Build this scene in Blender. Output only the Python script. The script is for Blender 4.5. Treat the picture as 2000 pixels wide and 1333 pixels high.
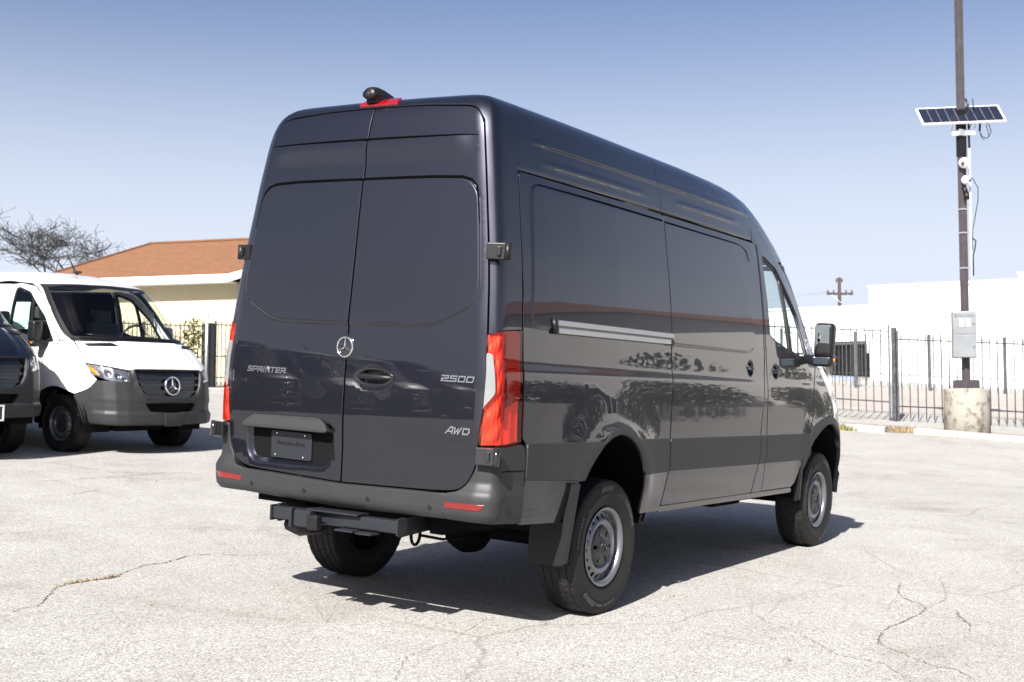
import bpy, bmesh, random, math
import numpy as np
from math import sin, cos, pi, radians, atan2, hypot, exp, sqrt
from mathutils import Vector, Matrix, Euler
from mathutils.geometry import delaunay_2d_cdt
random.seed(7); rng = np.random.default_rng(7)
scene = bpy.context.scene
C = scene.collection
for o in list(bpy.data.objects): bpy.data.objects.remove(o)

# ------------------------------------------------------------------ camera
CAM = Vector((-5.0608, -4.3849, 1.0806))
FW = Vector((0.84135451, 0.53682394, 0.06279052)); RT = Vector((0.53776385, -0.84309247, 0.00226445)); UP = RT.cross(FW)
cd = bpy.data.cameras.new("camera"); cam = bpy.data.objects.new("camera", cd); C.objects.link(cam)
M = Matrix((RT, UP, -FW)).transposed().to_4x4(); M.translation = CAM
cam.matrix_world = M
cd.sensor_width = 36; cd.lens = 43.69; cd.clip_start = .05; cd.clip_end = 3000
cd.dof.use_dof = True; cd.dof.focus_distance = 6.8; cd.dof.aperture_fstop = 5.0
scene.camera = cam

# ------------------------------------------------------------------ sky, sun, exposure
SUN = Vector((-0.782, -0.165, 0.598)).normalized()
EL = math.asin(SUN.z); AZ = atan2(SUN.x, SUN.y)
w = bpy.data.worlds.new("World"); scene.world = w; w.use_nodes = True
nt = w.node_tree; nt.nodes.clear()
out = nt.nodes.new("ShaderNodeOutputWorld"); bg = nt.nodes.new("ShaderNodeBackground")
sky = nt.nodes.new("ShaderNodeTexSky"); sky.sky_type = 'NISHITA'; sky.sun_disc = False
sky.sun_elevation = EL; sky.sun_rotation = AZ
sky.altitude = 150; sky.air_density = 1.0; sky.dust_density = 3.2; sky.ozone_density = 3.0
bg.inputs[1].default_value = 0.055
# thin high cirrus over the whole sky
tc = nt.nodes.new("ShaderNodeTexCoord"); mp = nt.nodes.new("ShaderNodeMapping"); mp.inputs[3].default_value = (1.2, 3.2, 9.0)
nz = nt.nodes.new("ShaderNodeTexNoise"); nz.inputs['Scale'].default_value = 2.2; nz.inputs['Detail'].default_value = 9; nz.inputs['Roughness'].default_value = .62
rp = nt.nodes.new("ShaderNodeValToRGB"); rp.color_ramp.elements[0].position = .67; rp.color_ramp.elements[1].position = .95
rp.color_ramp.elements[0].color = (0, 0, 0, 1); rp.color_ramp.elements[1].color = (.32, .32, .32, 1)
mx = nt.nodes.new("ShaderNodeMix"); mx.data_type = 'RGBA'; mx.inputs[7].default_value = (11, 11.2, 12, 1)
tint = nt.nodes.new("ShaderNodeMix"); tint.data_type = 'RGBA'; tint.blend_type = 'MULTIPLY'; tint.inputs[0].default_value = 1.0
tint.inputs[7].default_value = (.84, .79, .86, 1)
L = nt.links.new
L(tc.outputs['Generated'], mp.inputs[0]); L(mp.outputs[0], nz.inputs['Vector']); L(nz.outputs[0], rp.inputs[0])
# pale haze towards the horizon, the same all round
sx_ = nt.nodes.new("ShaderNodeSeparateXYZ"); hr = nt.nodes.new("ShaderNodeMapRange"); hr.interpolation_type = 'SMOOTHERSTEP'
hr.inputs[1].default_value = .05; hr.inputs[2].default_value = .40; hr.inputs[3].default_value = 1.; hr.inputs[4].default_value = 0.
hz_mix = nt.nodes.new("ShaderNodeMix"); hz_mix.data_type = 'RGBA'; hz_mix.inputs[7].default_value = (5.15, 5.6, 6.5, 1)
L(tc.outputs['Generated'], sx_.inputs[0]); L(sx_.outputs[2], hr.inputs[0]); L(hr.outputs[0], hz_mix.inputs[0])
L(sky.outputs[0], tint.inputs[6]); L(tint.outputs[2], hz_mix.inputs[6]); L(hz_mix.outputs[2], mx.inputs[6]); L(rp.outputs[0], mx.inputs[0]); L(mx.outputs[2], bg.inputs[0]); L(bg.outputs[0], out.inputs[0])
sd = bpy.data.lights.new("sun", 'SUN'); sd.energy = 5.0; sd.angle = radians(.53); sd.color = (1.0, .965, .91)
so = bpy.data.objects.new("sun", sd); C.objects.link(so); so.rotation_euler = (-SUN).to_track_quat('-Z', 'Y').to_euler(); so.location = (0, 0, 30)
scene.view_settings.view_transform = 'Standard'; scene.view_settings.look = 'None'
scene.view_settings.exposure = 1.5; scene.view_settings.gamma = 1.0; scene.view_settings.use_curve_mapping = False

# ------------------------------------------------------------------ materials
def mat(name, base, rough=.5, metal=0., coat=0., spec=.5, coat_rough=.03, noise=None, bump=None, flake=0):
    m = bpy.data.materials.new(name); m.use_nodes = True; t = m.node_tree; b = t.nodes['Principled BSDF']
    b.inputs['Base Color'].default_value = (*base, 1); b.inputs['Roughness'].default_value = rough; b.inputs['Metallic'].default_value = metal
    b.inputs['Coat Weight'].default_value = coat; b.inputs['Coat Roughness'].default_value = coat_rough; b.inputs['Specular IOR Level'].default_value = spec
    tcn = t.nodes.new("ShaderNodeTexCoord")
    if noise:                                   # (scale, second colour, lo, hi)
        n = t.nodes.new("ShaderNodeTexNoise"); n.inputs['Scale'].default_value = noise[0]; n.inputs['Detail'].default_value = 8; n.inputs['Roughness'].default_value = .62
        r = t.nodes.new("ShaderNodeValToRGB"); r.color_ramp.elements[0].position = noise[2]; r.color_ramp.elements[1].position = noise[3]
        r.color_ramp.elements[0].color = (*base, 1); r.color_ramp.elements[1].color = (*noise[1], 1)
        t.links.new(tcn.outputs['Object'], n.inputs['Vector']); t.links.new(n.outputs[0], r.inputs[0]); t.links.new(r.outputs[0], b.inputs['Base Color'])
    if bump:                                    # (scale, strength, distance)
        n = t.nodes.new("ShaderNodeTexNoise"); n.inputs['Scale'].default_value = bump[0]; n.inputs['Detail'].default_value = 6
        bp = t.nodes.new("ShaderNodeBump"); bp.inputs['Strength'].default_value = bump[1]; bp.inputs['Distance'].default_value = bump[2]
        t.links.new(tcn.outputs['Object'], n.inputs['Vector']); t.links.new(n.outputs[0], bp.inputs['Height']); t.links.new(bp.outputs[0], b.inputs['Normal'])
    return m
def thin_fresnel(t, ior):
    """Fresnel of a thin pane, the same from both sides"""
    fr = t.nodes.new("ShaderNodeFresnel"); ge = t.nodes.new("ShaderNodeNewGeometry"); ma = t.nodes.new("ShaderNodeMath"); ma.operation = 'MULTIPLY_ADD'
    ma.inputs[1].default_value = 1 / ior - ior; ma.inputs[2].default_value = ior; t.links.new(ge.outputs['Backfacing'], ma.inputs[0]); t.links.new(ma.outputs[0], fr.inputs[0]); return fr
def glassmat(name, tintc, f0=1.5, rough=0.0):
    m = bpy.data.materials.new(name); m.use_nodes = True; t = m.node_tree; t.nodes.clear()
    o = t.nodes.new("ShaderNodeOutputMaterial"); mxs = t.nodes.new("ShaderNodeMixShader"); fr = thin_fresnel(t, f0)
    tr = t.nodes.new("ShaderNodeBsdfTransparent"); tr.inputs[0].default_value = (*tintc, 1); gl = t.nodes.new("ShaderNodeBsdfGlossy"); gl.inputs['Roughness'].default_value = rough
    t.links.new(fr.outputs[0], mxs.inputs[0]); t.links.new(tr.outputs[0], mxs.inputs[1]); t.links.new(gl.outputs[0], mxs.inputs[2]); t.links.new(mxs.outputs[0], o.inputs[0])
    return m
def paint(name, base, metal, rough, ior=1.5):
    m = mat(name, base, rough, metal, 1.0, coat_rough=.015); t = m.node_tree; b = t.nodes['Principled BSDF']; b.inputs['Coat IOR'].default_value = ior; b.inputs['Specular IOR Level'].default_value = 0 if ior > 1.5 else .5
    tcn = [n for n in t.nodes if n.type == 'TEX_COORD'][0]
    # very slight dust film low on the panels
    n = t.nodes.new("ShaderNodeTexNoise"); n.inputs['Scale'].default_value = 3.5; n.inputs['Detail'].default_value = 9
    r = t.nodes.new("ShaderNodeMapRange"); r.inputs[1].default_value = .45; r.inputs[2].default_value = .8; r.inputs[3].default_value = .006; r.inputs[4].default_value = .03
    t.links.new(tcn.outputs['Object'], n.inputs['Vector']); t.links.new(n.outputs[0], r.inputs[0]); t.links.new(r.outputs[0], b.inputs['Coat Roughness'])
    return m
MT = {}
MT['graphite'] = paint('graphite_paint', (.0232, .0240, .0335), .88, .38, 1.52)
MT['white'] = paint('white_paint', (.70, .70, .695), 0., .35)
MT['silverpaint'] = paint('silver_paint', (.40, .41, .43), .6, .35)
MT['plastic'] = mat('grey_plastic', (.020, .0203, .0213), .48, spec=.28, bump=(900, .12, .0006), noise=(3, (.025, .0253, .0262), .3, .75))
MT['black'] = mat('black_plastic', (.0075, .0075, .008), .42, spec=.3)
MT['dark'] = mat('matte_black', (.004, .004, .0045), .85, spec=.1)
MT['gloss'] = mat('gloss_black', (.010, .010, .011), .12, coat=.6)
MT['rubber'] = mat('tyre_rubber', (.0105, .0105, .011), .62, spec=.22, noise=(6, (.017, .0165, .0155), .35, .75), bump=(300, .2, .001))
MT['rubberlet'] = mat('tyre_letter_rubber', (.045, .045, .044), .6)
MT['rim'] = mat('silver_rim', (.165, .17, .187), .34, .7, .4)
MT['hub'] = mat('hub_grey', (.024, .024, .026), .45)
MT['chrome'] = mat('chrome', (.78, .79, .80), .09, 1.0)
MT['alu'] = mat('brushed_aluminium', (.40, .41, .42), .28, .85)
MT['satin'] = mat('satin_black_steel', (.016, .018, .022), .36, .1, .0, .35)
MT['rail'] = mat('rail_grey', (.20, .205, .21), .33, .7)
MT['cabdark'] = mat('cab_trim', (.022, .022, .024), .7)
MT['seat'] = mat('seat_cloth', (.028, .028, .031), .9)
MT['glass'] = glassmat('window_glass', (.84, .91, .91), 1.5)
MT['wsglass'] = glassmat('windscreen_glass', (.86, .91, .89), 1.42)
MT['stepshade'] = mat('step_shade_black', (.002, .002, .002), .9, spec=0.)  # flat black standing in for the dark reflection on stamped panel steps
MT['clear'] = glassmat('clear_lens', (.93, .95, .96), 1.45)
MT['mirror'] = mat('mirror_glass', (.45, .52, .56), .02, 1.0)
MT['paper'] = mat('sticker_paper', (.42, .56, .51), .7)
MT['ink'] = mat('printed_ink', (.05, .07, .07), .7)
MT['amber'] = mat('amber_lens', (.62, .20, .02), .15, coat=.8)
MT['brake'] = mat('brake_lens', (.20, .002, .004), .15, coat=1.)
MT['refl'] = mat('red_reflector', (.12, .002, .002), .2, coat=1.)
MT['lampwhite'] = mat('reverse_lens', (.17, .175, .175), .12, coat=1.0)
MT['badge'] = mat('badge_chrome', (.40, .41, .43), .22, .9)
def redlens():
    m = bpy.data.materials.new('red_lens'); m.use_nodes = True; t = m.node_tree; t.nodes.clear()
    o = t.nodes.new("ShaderNodeOutputMaterial"); mxs = t.nodes.new("ShaderNodeMixShader"); fr = thin_fresnel(t, 1.5)
    tr = t.nodes.new("ShaderNodeBsdfTransparent"); tr.inputs[0].default_value = (.96, .20, .13, 1); gl = t.nodes.new("ShaderNodeBsdfGlossy"); gl.inputs['Roughness'].default_value = .01
    t.links.new(fr.outputs[0], mxs.inputs[0]); t.links.new(tr.outputs[0], mxs.inputs[1]); t.links.new(gl.outputs[0], mxs.inputs[2]); t.links.new(mxs.outputs[0], o.inputs[0])
    return m
MT['redlens'] = redlens()
MT['lampinner'] = mat('lamp_reflector', (.72, .68, .68), .32, .12)
MT['headinner'] = mat('headlight_reflector', (.30, .31, .33), .18, .85)
MT['lampred'] = mat('lamp_red_inner', (.13, .022, .02), .35, .1)
def ground_mat():
    m = mat('worn_asphalt', (.36, .35, .33), .88); t = m.node_tree; b = t.nodes['Principled BSDF']
    tcn = [n for n in t.nodes if n.type == 'TEX_COORD'][0]
    def N(scale, det, rough=.6):
        n = t.nodes.new("ShaderNodeTexNoise"); n.inputs['Scale'].default_value = scale; n.inputs['Detail'].default_value = det; n.inputs['Roughness'].default_value = rough
        t.links.new(tcn.outputs['Object'], n.inputs['Vector']); return n
    def ramp(src, p0, c0, p1, c1):
        r = t.nodes.new("ShaderNodeValToRGB"); r.color_ramp.elements[0].position = p0; r.color_ramp.elements[1].position = p1
        r.color_ramp.elements[0].color = (*c0, 1); r.color_ramp.elements[1].color = (*c1, 1); t.links.new(src, r.inputs[0]); return r
    def mul(a, bb, f=1.0):
        x = t.nodes.new("ShaderNodeMix"); x.data_type = 'RGBA'; x.blend_type = 'MULTIPLY'; x.inputs[0].default_value = f
        t.links.new(a, x.inputs[6]); t.links.new(bb, x.inputs[7]); return x.outputs[2]
    big = ramp(N(.22, 6).outputs[0], .32, (.296, .288, .272), .68, (.340, .333, .318))
    mid = ramp(N(1.7, 8, .7).outputs[0], .28, (.90, .895, .885), .60, (1.04, 1.04, 1.04))
    fine = ramp(N(42, 6, .8).outputs[0], .34, (.52, .51, .495), .60, (1.13, 1.13, 1.13))
    peb = ramp(N(95, 3, .6).outputs[0], .38, (.30, .29, .28), .52, (1.10, 1.10, 1.10))
    vo = t.nodes.new("ShaderNodeTexVoronoi"); vo.inputs['Scale'].default_value = 34; t.links.new(tcn.outputs['Object'], vo.inputs['Vector'])
    spots = ramp(vo.outputs['Distance'], .055, (.22, .21, .20), .12, (1, 1, 1))
    # hairline crazing
    dn = N(1.3, 5); ad = t.nodes.new("ShaderNodeMix"); ad.data_type = 'RGBA'; ad.inputs[0].default_value = .25
    t.links.new(tcn.outputs['Object'], ad.inputs[6]); t.links.new(dn.outputs['Color'], ad.inputs[7])
    v2 = t.nodes.new("ShaderNodeTexVoronoi"); v2.feature = 'DISTANCE_TO_EDGE'; v2.inputs['Scale'].default_value = .62; t.links.new(ad.outputs[2], v2.inputs['Vector'])
    cr = ramp(v2.outputs['Distance'], .0012, (.60, .57, .52), .008, (1, 1, 1))
    msk = ramp(N(.35, 3).outputs[0], .46, (1, 1, 1), .62, (0, 0, 0))
    crm = t.nodes.new("ShaderNodeMix"); crm.data_type = 'RGBA'; t.links.new(msk.outputs[0], crm.inputs[0]); t.links.new(cr.outputs[0], crm.inputs[6]); crm.inputs[7].default_value = (1, 1, 1, 1)
    st = ramp(N(.55, 7, .75).outputs[0], .28, (.72, .68, .62), .47, (1, 1, 1))
    c = mul(big.outputs[0], mid.outputs[0]); c = mul(c, fine.outputs[0], .72); c = mul(c, peb.outputs[0], .8); c = mul(c, spots.outputs[0], .7); c = mul(c, crm.outputs[2], .8); c = mul(c, st.outputs[0])
    t.links.new(c, b.inputs['Base Color'])
    bn = N(140, 4, .7); b2 = N(9, 5)
    bp = t.nodes.new("ShaderNodeBump"); bp.inputs['Strength'].default_value = .55; bp.inputs['Distance'].default_value = .005; t.links.new(bn.outputs[0], bp.inputs['Height'])
    bp2 = t.nodes.new("ShaderNodeBump"); bp2.inputs['Strength'].default_value = .25; bp2.inputs['Distance'].default_value = .02; t.links.new(b2.outputs[0], bp2.inputs['Height']); t.links.new(bp.outputs[0], bp2.inputs['Normal'])
    t.links.new(bp2.outputs[0], b.inputs['Normal'])
    return m
MT['ground'] = ground_mat()

# ------------------------------------------------------------------ small mesh helpers
def link(name, me, parent=None, m=None):
    o = bpy.data.objects.new(name, me); C.objects.link(o)
    if m is not None and not me.materials: me.materials.append(m)
    if parent is not None: o.parent = parent
    return o
def empty(name, loc, label, cat, group=None, rot=None):
    o = bpy.data.objects.new(name, None); C.objects.link(o); o.location = loc; o.empty_display_size = .3
    if rot is not None: o.rotation_euler = rot
    return tag(o, label, cat, group)
def tag(o, label=None, cat=None, group=None, kind=None):
    if label: o['label'] = label
    if cat: o['category'] = cat
    if group: o['group'] = group
    if kind: o['kind'] = kind
    return o
class MB:
    """collects simple solids into one mesh"""
    def __init__(s, xf=None): s.v = []; s.f = []; s.sm = []; s.xf = xf
    def add(s, vs, fs, smooth=False):
        n = len(s.v); s.v += [tuple(map(float, p)) for p in vs]; s.f += [tuple(i + n for i in f) for f in fs]; s.sm += [smooth] * len(fs)
    def box(s, c, d, rot=None, bev=0.0, seg=2):
        bm = bmesh.new(); bmesh.ops.create_cube(bm, size=1)
        for v in bm.verts: v.co = Vector((v.co.x * d[0], v.co.y * d[1], v.co.z * d[2]))
        if bev: bmesh.ops.bevel(bm, geom=list(bm.edges), offset=bev, segments=5 if bev > .025 else seg, affect='EDGES', profile=.6)
        R = rot.to_matrix() if isinstance(rot, Euler) else rot
        bm.verts.ensure_lookup_table(); bm.verts.index_update()
        vs = [(R @ v.co if R is not None else v.co) + Vector(c) for v in bm.verts]
        fs = [[v.index for v in f.verts] for f in bm.faces]; bm.free(); s.add(vs, fs, bev > .025)
    def bar(s, a, b, wd, h=None, up=(0, 0, 1), bev=0.0):
        a = Vector(a); b = Vector(b); d = b - a; l = d.length; z = d.normalized(); u = Vector(up)
        if abs(z.dot(u)) > .98: u = Vector((1, 0, 0))
        x = u.cross(z).normalized(); y = z.cross(x)
        s.box((a + b) / 2, (wd, h or wd, l), Matrix((x, y, z)).transposed(), bev)
    def tube(s, path, r, n=8, cap=True):
        P = [Vector(p) for p in path]; rr = r if isinstance(r, (list, tuple)) else [r] * len(P)
        prev = None; base = len(s.v); vs = []; fs = []
        for i, p in enumerate(P):
            d = (P[min(i + 1, len(P) - 1)] - P[max(i - 1, 0)]).normalized()
            if prev is None: u = d.orthogonal().normalized()
            else: u = (prev - d * prev.dot(d)).normalized()
            prev = u; v = d.cross(u)
            vs += [p + (u * cos(2 * pi * k / n) + v * sin(2 * pi * k / n)) * rr[i] for k in range(n)]
        for i in range(len(P) - 1):
            for k in range(n): fs.append((i * n + k, i * n + (k + 1) % n, (i + 1) * n + (k + 1) % n, (i + 1) * n + k))
        if cap: fs += [tuple(range(n))[::-1], tuple((len(P) - 1) * n + k for k in range(n))]
        s.add(vs, fs, True)
    def lathe(s, prof, n=48, axis='Y', c=(0, 0, 0), smooth=True):
        """prof = (radius, height along axis)"""
        vs = []; fs = []; m = len(prof)
        for k in range(n):
            a = 2 * pi * k / n
            for r, h in prof:
                p = {'Y': (r * cos(a), h, r * sin(a)), 'Z': (r * cos(a), r * sin(a), h), 'X': (h, r * cos(a), r * sin(a))}[axis]
                vs.append((p[0] + c[0], p[1] + c[1], p[2] + c[2]))
        for k in range(n):
            for i in range(m - 1):
                fs.append((k * m + i, k * m + i + 1, ((k + 1) % n) * m + i + 1, ((k + 1) % n) * m + i))
        s.add(vs, fs, smooth)
    def prism(s, poly, d0, d1, frame):
        """poly 2-D, extruded from d0 to d1; frame maps (u,v,d)->xyz"""
        n = len(poly); vs = [frame(u, v, d0) for u, v in poly] + [frame(u, v, d1) for u, v in poly]
        fs = [tuple(range(n))[::-1], tuple(range(n, 2 * n))] + [(i, (i + 1) % n, n + (i + 1) % n, n + i) for i in range(n)]
        s.add(vs, fs)
    def mesh(s, name):
        me = bpy.data.meshes.new(name); v = s.v
        if s.xf is not None: v = [tuple(p) for p in s.xf(np.array(v))]
        me.from_pydata(v, [], s.f); me.validate()
        if len(me.polygons) == len(s.sm): me.polygons.foreach_set('use_smooth', s.sm)
        bm = bmesh.new(); bm.from_mesh(me); bmesh.ops.recalc_face_normals(bm, faces=bm.faces); bm.to_mesh(me); bm.free()
        me.update(); return me
    def obj(s, name, m, parent=None):
        me = s.mesh(name); me.materials.append(m); return link(name, me, parent)
_txt = {}
def text_mesh(body, size=1., ext=.02, shear=0., sx=1.0, res=3):
    cu = bpy.data.curves.new('lettering', 'FONT'); cu.body = body; cu.size = size; cu.extrude = ext; cu.shear = shear; cu.resolution_u = res; cu.offset = size * .007
    o = bpy.data.objects.new('lettering', cu); C.objects.link(o); dg = bpy.context.evaluated_depsgraph_get(); dg.update()
    me = o.evaluated_get(dg).to_mesh(); v = np.array([tuple(p.co) for p in me.vertices]); f = [tuple(p.vertices) for p in me.polygons]
    o.evaluated_get(dg).to_mesh_clear(); bpy.data.objects.remove(o); bpy.data.curves.remove(cu)
    v[:, 0] *= sx; return v, f

# ---------- smooth 1-D curves -------------
def smooth_grid(xs,ys,n,sig):
    """dense piecewise-linear curve, gaussian smoothed (ends extended)"""
    xs=np.asarray(xs,float);ys=np.asarray(ys,float)
    g=np.linspace(xs[0],xs[-1],n); h=g[1]-g[0]
    v=np.interp(g,xs,ys)
    m=int(4*sig/h)+1
    k=np.exp(-.5*(np.arange(-m,m+1)*h/sig)**2);k/=k.sum()
    l=2*v[0]-v[1:m+1][::-1]; r=2*v[-1]-v[-m-1:-1][::-1]
    return g,np.convolve(np.concatenate([l,v,r]),k,'valid')
class Curve:
    def __init__(s,xs,ys,sig,n=3000):
        s.g,s.v=smooth_grid(xs,ys,n,sig); s.h=s.g[1]-s.g[0]
    def __call__(s,x):
        t=np.clip((np.asarray(x,float)-s.g[0])/s.h,0,len(s.g)-1.000001)
        i=t.astype(int); f=t-i; v=s.v; N=len(v)-1
        p0=v[np.maximum(i-1,0)];p1=v[i];p2=v[np.minimum(i+1,N)];p3=v[np.minimum(i+2,N)]
        return p1+.5*f*(p2-p0+f*(2*p0-5*p1+4*p2-p3+f*(3*(p1-p2)+p3-p0)))
def sstep(x,a,b):
    t=np.clip((x-a)/(b-a),0,1); return t*t*t*(t*(6*t-15)+10)
W0=.99
class Body:
    def __init__(s,high=True):
        s.high=high
        # plan contour
        P=[(.045+.02*(y/.85)**2,y) for y in np.linspace(0,.864,30)]
        P+=[(.0905,.930),(.106,.946),(.142,.953),(.19,.956)]      # flat pillar face, then a tight turn into the flank
        P+=[(.5,.972),(.9,.984),(1.3,.99),(3.8,.99),(4.6,.986),(5.0,.975),(5.3,.955),(5.5,.93),(5.68,.875),(5.79,.785),(5.865,.65),(5.915,.45),(5.945,.22),(5.955,0)]
        P=np.array(P); d=np.concatenate([[0],np.cumsum(np.hypot(*np.diff(P,axis=0).T))])
        s.A=d[-1]
        s.cx=Curve(d,P[:,0],.011,4000); s.cy=Curve(d,P[:,1],.011,4000)
        s.cy.v[0]=0; s.cy.v[-1]=0
        # section (z, half width)
        if high:
            S=[(.42,.90),(.53,.945),(.56,.962),(.62,.972),(.80,.987),(1.0,.99),(1.15,.988),(1.3,.983),(1.42,.974),(1.6,.962),(1.8,.943),(2.0,.917),(2.2,.885),(2.36,.860),(2.46,.842),(2.56,.824),(2.64,.808),(2.71,.787),(2.76,.763),(2.803,.718),(2.831,.63),(2.845,.47),(2.852,.25),(2.855,.0)]
        else:
            S=[(.42,.90),(.53,.945),(.56,.962),(.62,.972),(.80,.987),(1.0,.99),(1.15,.988),(1.3,.983),(1.42,.974),(1.6,.962),(1.8,.943),(2.0,.917),(2.12,.89),(2.22,.862),(2.30,.835),(2.38,.795),(2.45,.725),(2.50,.62),(2.53,.42),(2.54,.0)]
        S=np.array(S); d=np.concatenate([[0],np.cumsum(np.hypot(*np.diff(S,axis=0).T))])
        s.S=d[-1]
        s.sz=Curve(d,S[:,0],.024,3000); s.sw=Curve(d,S[:,1],.024,3000); s.sw.v[-1]=0.0
        dd=s.sz.g; zz=s.sz.v
        s.zmax=zz[-1]
        s._s_of_z=(np.maximum.accumulate(zz),dd)
        # rear lean vs z, then continuing over roof vs s
        R=[(.42,.03),(.60,.012),(.745,.006),(.95,.002),(1.02,-.006),(1.1,-.012),(1.3,-.014),(1.45,-.011),(1.62,-.004),(1.82,.010),(1.98,.020),(2.2,.034),(2.37,.044),(2.6,.062),(2.70,.08)]
        if not high: R=[q for q in R if q[0]<2.05]+[(2.2,.035),(2.34,.06)]
        top=R[-1]
        rs=[float(np.interp(q[0],*s._s_of_z)) for q in R]; rv=[q[1] for q in R]
        s0=rs[-1]
        for ds,v in ((.06,.02),(.12,.055),(.2,.12),(.3,.21)):
            rs.append(s0+ds); rv.append(top[1]+v)
        rs.append(s.S); rv.append(top[1]+.5)
        s.dR=Curve([0]+rs,[rv[0]]+rv,.03)
        F=[(.42,.05),(.55,.0),(.75,.0),(.85,.01),(.95,.03),(1.1,.05),(1.19,.07),(1.25,.10),(1.31,.15),(1.44,.29),(1.54,.43),(1.61,.55),(1.67,.69),(1.863,.86),(2.06,1.01),(2.236,1.15)]
        if high: F+=[(2.436,1.39),(2.521,1.53),(2.633,1.72),(2.72,1.90),(2.78,2.08),(2.815,2.30),(2.838,2.65)]
        else: F+=[(2.30,1.22),(2.38,1.42),(2.44,1.70),(2.48,2.0)]
        fs=[float(np.interp(q[0],*s._s_of_z)) for q in F]; fv=[q[1] for q in F]
        fs.append(s.S); fv.append(3.1 if high else 2.9)
        s.dF=Curve([0]+fs,[fv[0]]+fv,.03)
        # front width at upper levels: cab narrows (A pillars)
        s.arches=[(1.27,.62,.44),(5.02,.66,.435)] if high else [(1.27,.50,.47),(4.80,.53,.47)]
    def base(s,a,q):
        cx=s.cx(a);cy=s.cy(a)
        wR=1-sstep(cx,.12,2.2)
        wF=sstep(cx,1.6,5.75)
        x=cx+wR*s.dR(q)-wF*s.dF(q)
        k=s.sw(q)/W0
        y=cy*k
        z=s.sz(q)
        return x,y,z
    def raw(s,a,q):
        a=np.asarray(a,float); sg=np.where((a<0)|(a>s.A),-1.0,1.0)
        a=np.abs(a); a=np.where(a>s.A,2*s.A-a,a)
        x,y,z=s.base(a,q)
        side=sstep(s.cy(a),.80,.9)
        for (ax,az,r0) in s.arches:
            r=np.hypot(x-ax,z-az)
            b=np.exp(-((r-r0)/.06)**2)*.016+(1-sstep(r,r0,r0+.34))*.016
            y=y+side*b*sstep(z,.55,.85)
        y=y+side*.0055*(1-sstep(z,1.36,1.46))*sstep(z,1.10,1.36)   # shoulder crease
        return np.stack([x,y*sg,z],-1)
    def P(s,a,q,off=0.0,disp=None,eps=.0015):
        """position & normal; off along the normal; disp(a,q)->depth"""
        a=np.asarray(a,float);q=np.asarray(q,float)
        def nrm(a,q):
            da=s.raw(a+eps,q)-s.raw(a-eps,q); dq=s.raw(a,q+eps)-s.raw(a,q-eps)
            n=np.cross(dq,da); l=np.linalg.norm(n,axis=-1,keepdims=True); return n/np.maximum(l,1e-12)
        def full(a,q):
            p=s.raw(a,q); n=nrm(a,q); o=off
            if disp is not None: o=off+disp(a,q)
            o=np.broadcast_to(o,a.shape)
            return p+n*o[...,None]
        p=full(a,q)
        if disp is None: return p,nrm(a,q)
        da=full(a+eps,q)-full(a-eps,q); dq=full(a,q+eps)-full(a,q-eps)
        n=np.cross(dq,da); n/=np.maximum(np.linalg.norm(n,axis=-1,keepdims=True),1e-12)
        return p,n
    def s_of_z(s,z): return np.interp(z,*s._s_of_z)
    def side(s,x,z):
        """(x,z) on the flank -> (a,s)"""
        x=np.asarray(x,float);q=s.s_of_z(z)
        lo=np.full(x.shape,.93);hi=np.full(x.shape,s.A-.25)
        for _ in range(45):
            m=(lo+hi)/2; v=s.base(m,q)[0]<x
            lo=np.where(v,m,lo);hi=np.where(v,hi,m)
        return (lo+hi)/2,q
    def rear(s,y,z):
        y=np.abs(np.asarray(y,float));q=s.s_of_z(z)
        lo=np.zeros(y.shape);hi=np.full(y.shape,1.2)
        for _ in range(45):
            m=(lo+hi)/2; v=s.base(m,q)[1]<y
            lo=np.where(v,m,lo);hi=np.where(v,hi,m)
        return (lo+hi)/2,q
    def front(s,y,z):
        y=np.abs(np.asarray(y,float));q=s.s_of_z(z)
        lo=np.full(y.shape,s.A-1.9);hi=np.full(y.shape,s.A)
        for _ in range(45):
            m=(lo+hi)/2; v=s.base(m,q)[1]>y
            lo=np.where(v,m,lo);hi=np.where(v,hi,m)
        return (lo+hi)/2,q

# ------------------------------------------------------------------ curved sheet-metal panels
def densify(pts, step=.03):
    o = []
    n = len(pts)
    for i in range(n):
        p = np.array(pts[i][:2]); q = np.array(pts[(i + 1) % n][:2]); k = max(1, int(np.hypot(*(q - p)) / step + .5))
        o += [tuple(p + (q - p) * j / k) for j in range(k)]
    return o
def rc(pts, r=.02, seg=5):
    """round the corners of a closed polygon; a third entry overrides the radius"""
    o = []; n = len(pts)
    for i in range(n):
        p = np.array(pts[i][:2], float); a = np.array(pts[i - 1][:2], float); b = np.array(pts[(i + 1) % n][:2], float)
        ri = pts[i][2] if len(pts[i]) > 2 else r
        la = np.hypot(*(a - p)); lb = np.hypot(*(b - p)); d1 = min(ri, la * .48); d2 = min(ri, lb * .48)
        if d1 < .002 or d2 < .002: o.append(tuple(p)); continue
        u = p + (a - p) / la * d1; v = p + (b - p) / lb * d2
        for k in range(seg + 1):
            t = k / seg; o.append(tuple((1 - t) ** 2 * u + 2 * t * (1 - t) * p + t * t * v))
    return o
def area(P): P = np.array(P); x, y = P.T; return .5 * np.sum(x * np.roll(y, -1) - np.roll(x, -1) * y)
def insetp(P, d):
    P = np.array(P); 
    if area(P) < 0: P = P[::-1]
    e = np.roll(P, -1, 0) - P; l = np.hypot(*e.T)[:, None]; nrm = np.stack([-e[:, 1], e[:, 0]], -1) / np.maximum(l, 1e-9)
    m = nrm + np.roll(nrm, 1, 0); ml = np.hypot(*m.T)[:, None]; m = m / np.maximum(ml, .5)
    c = np.maximum((m * nrm).sum(-1, keepdims=True), .5)
    return P + m * d / c
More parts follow.
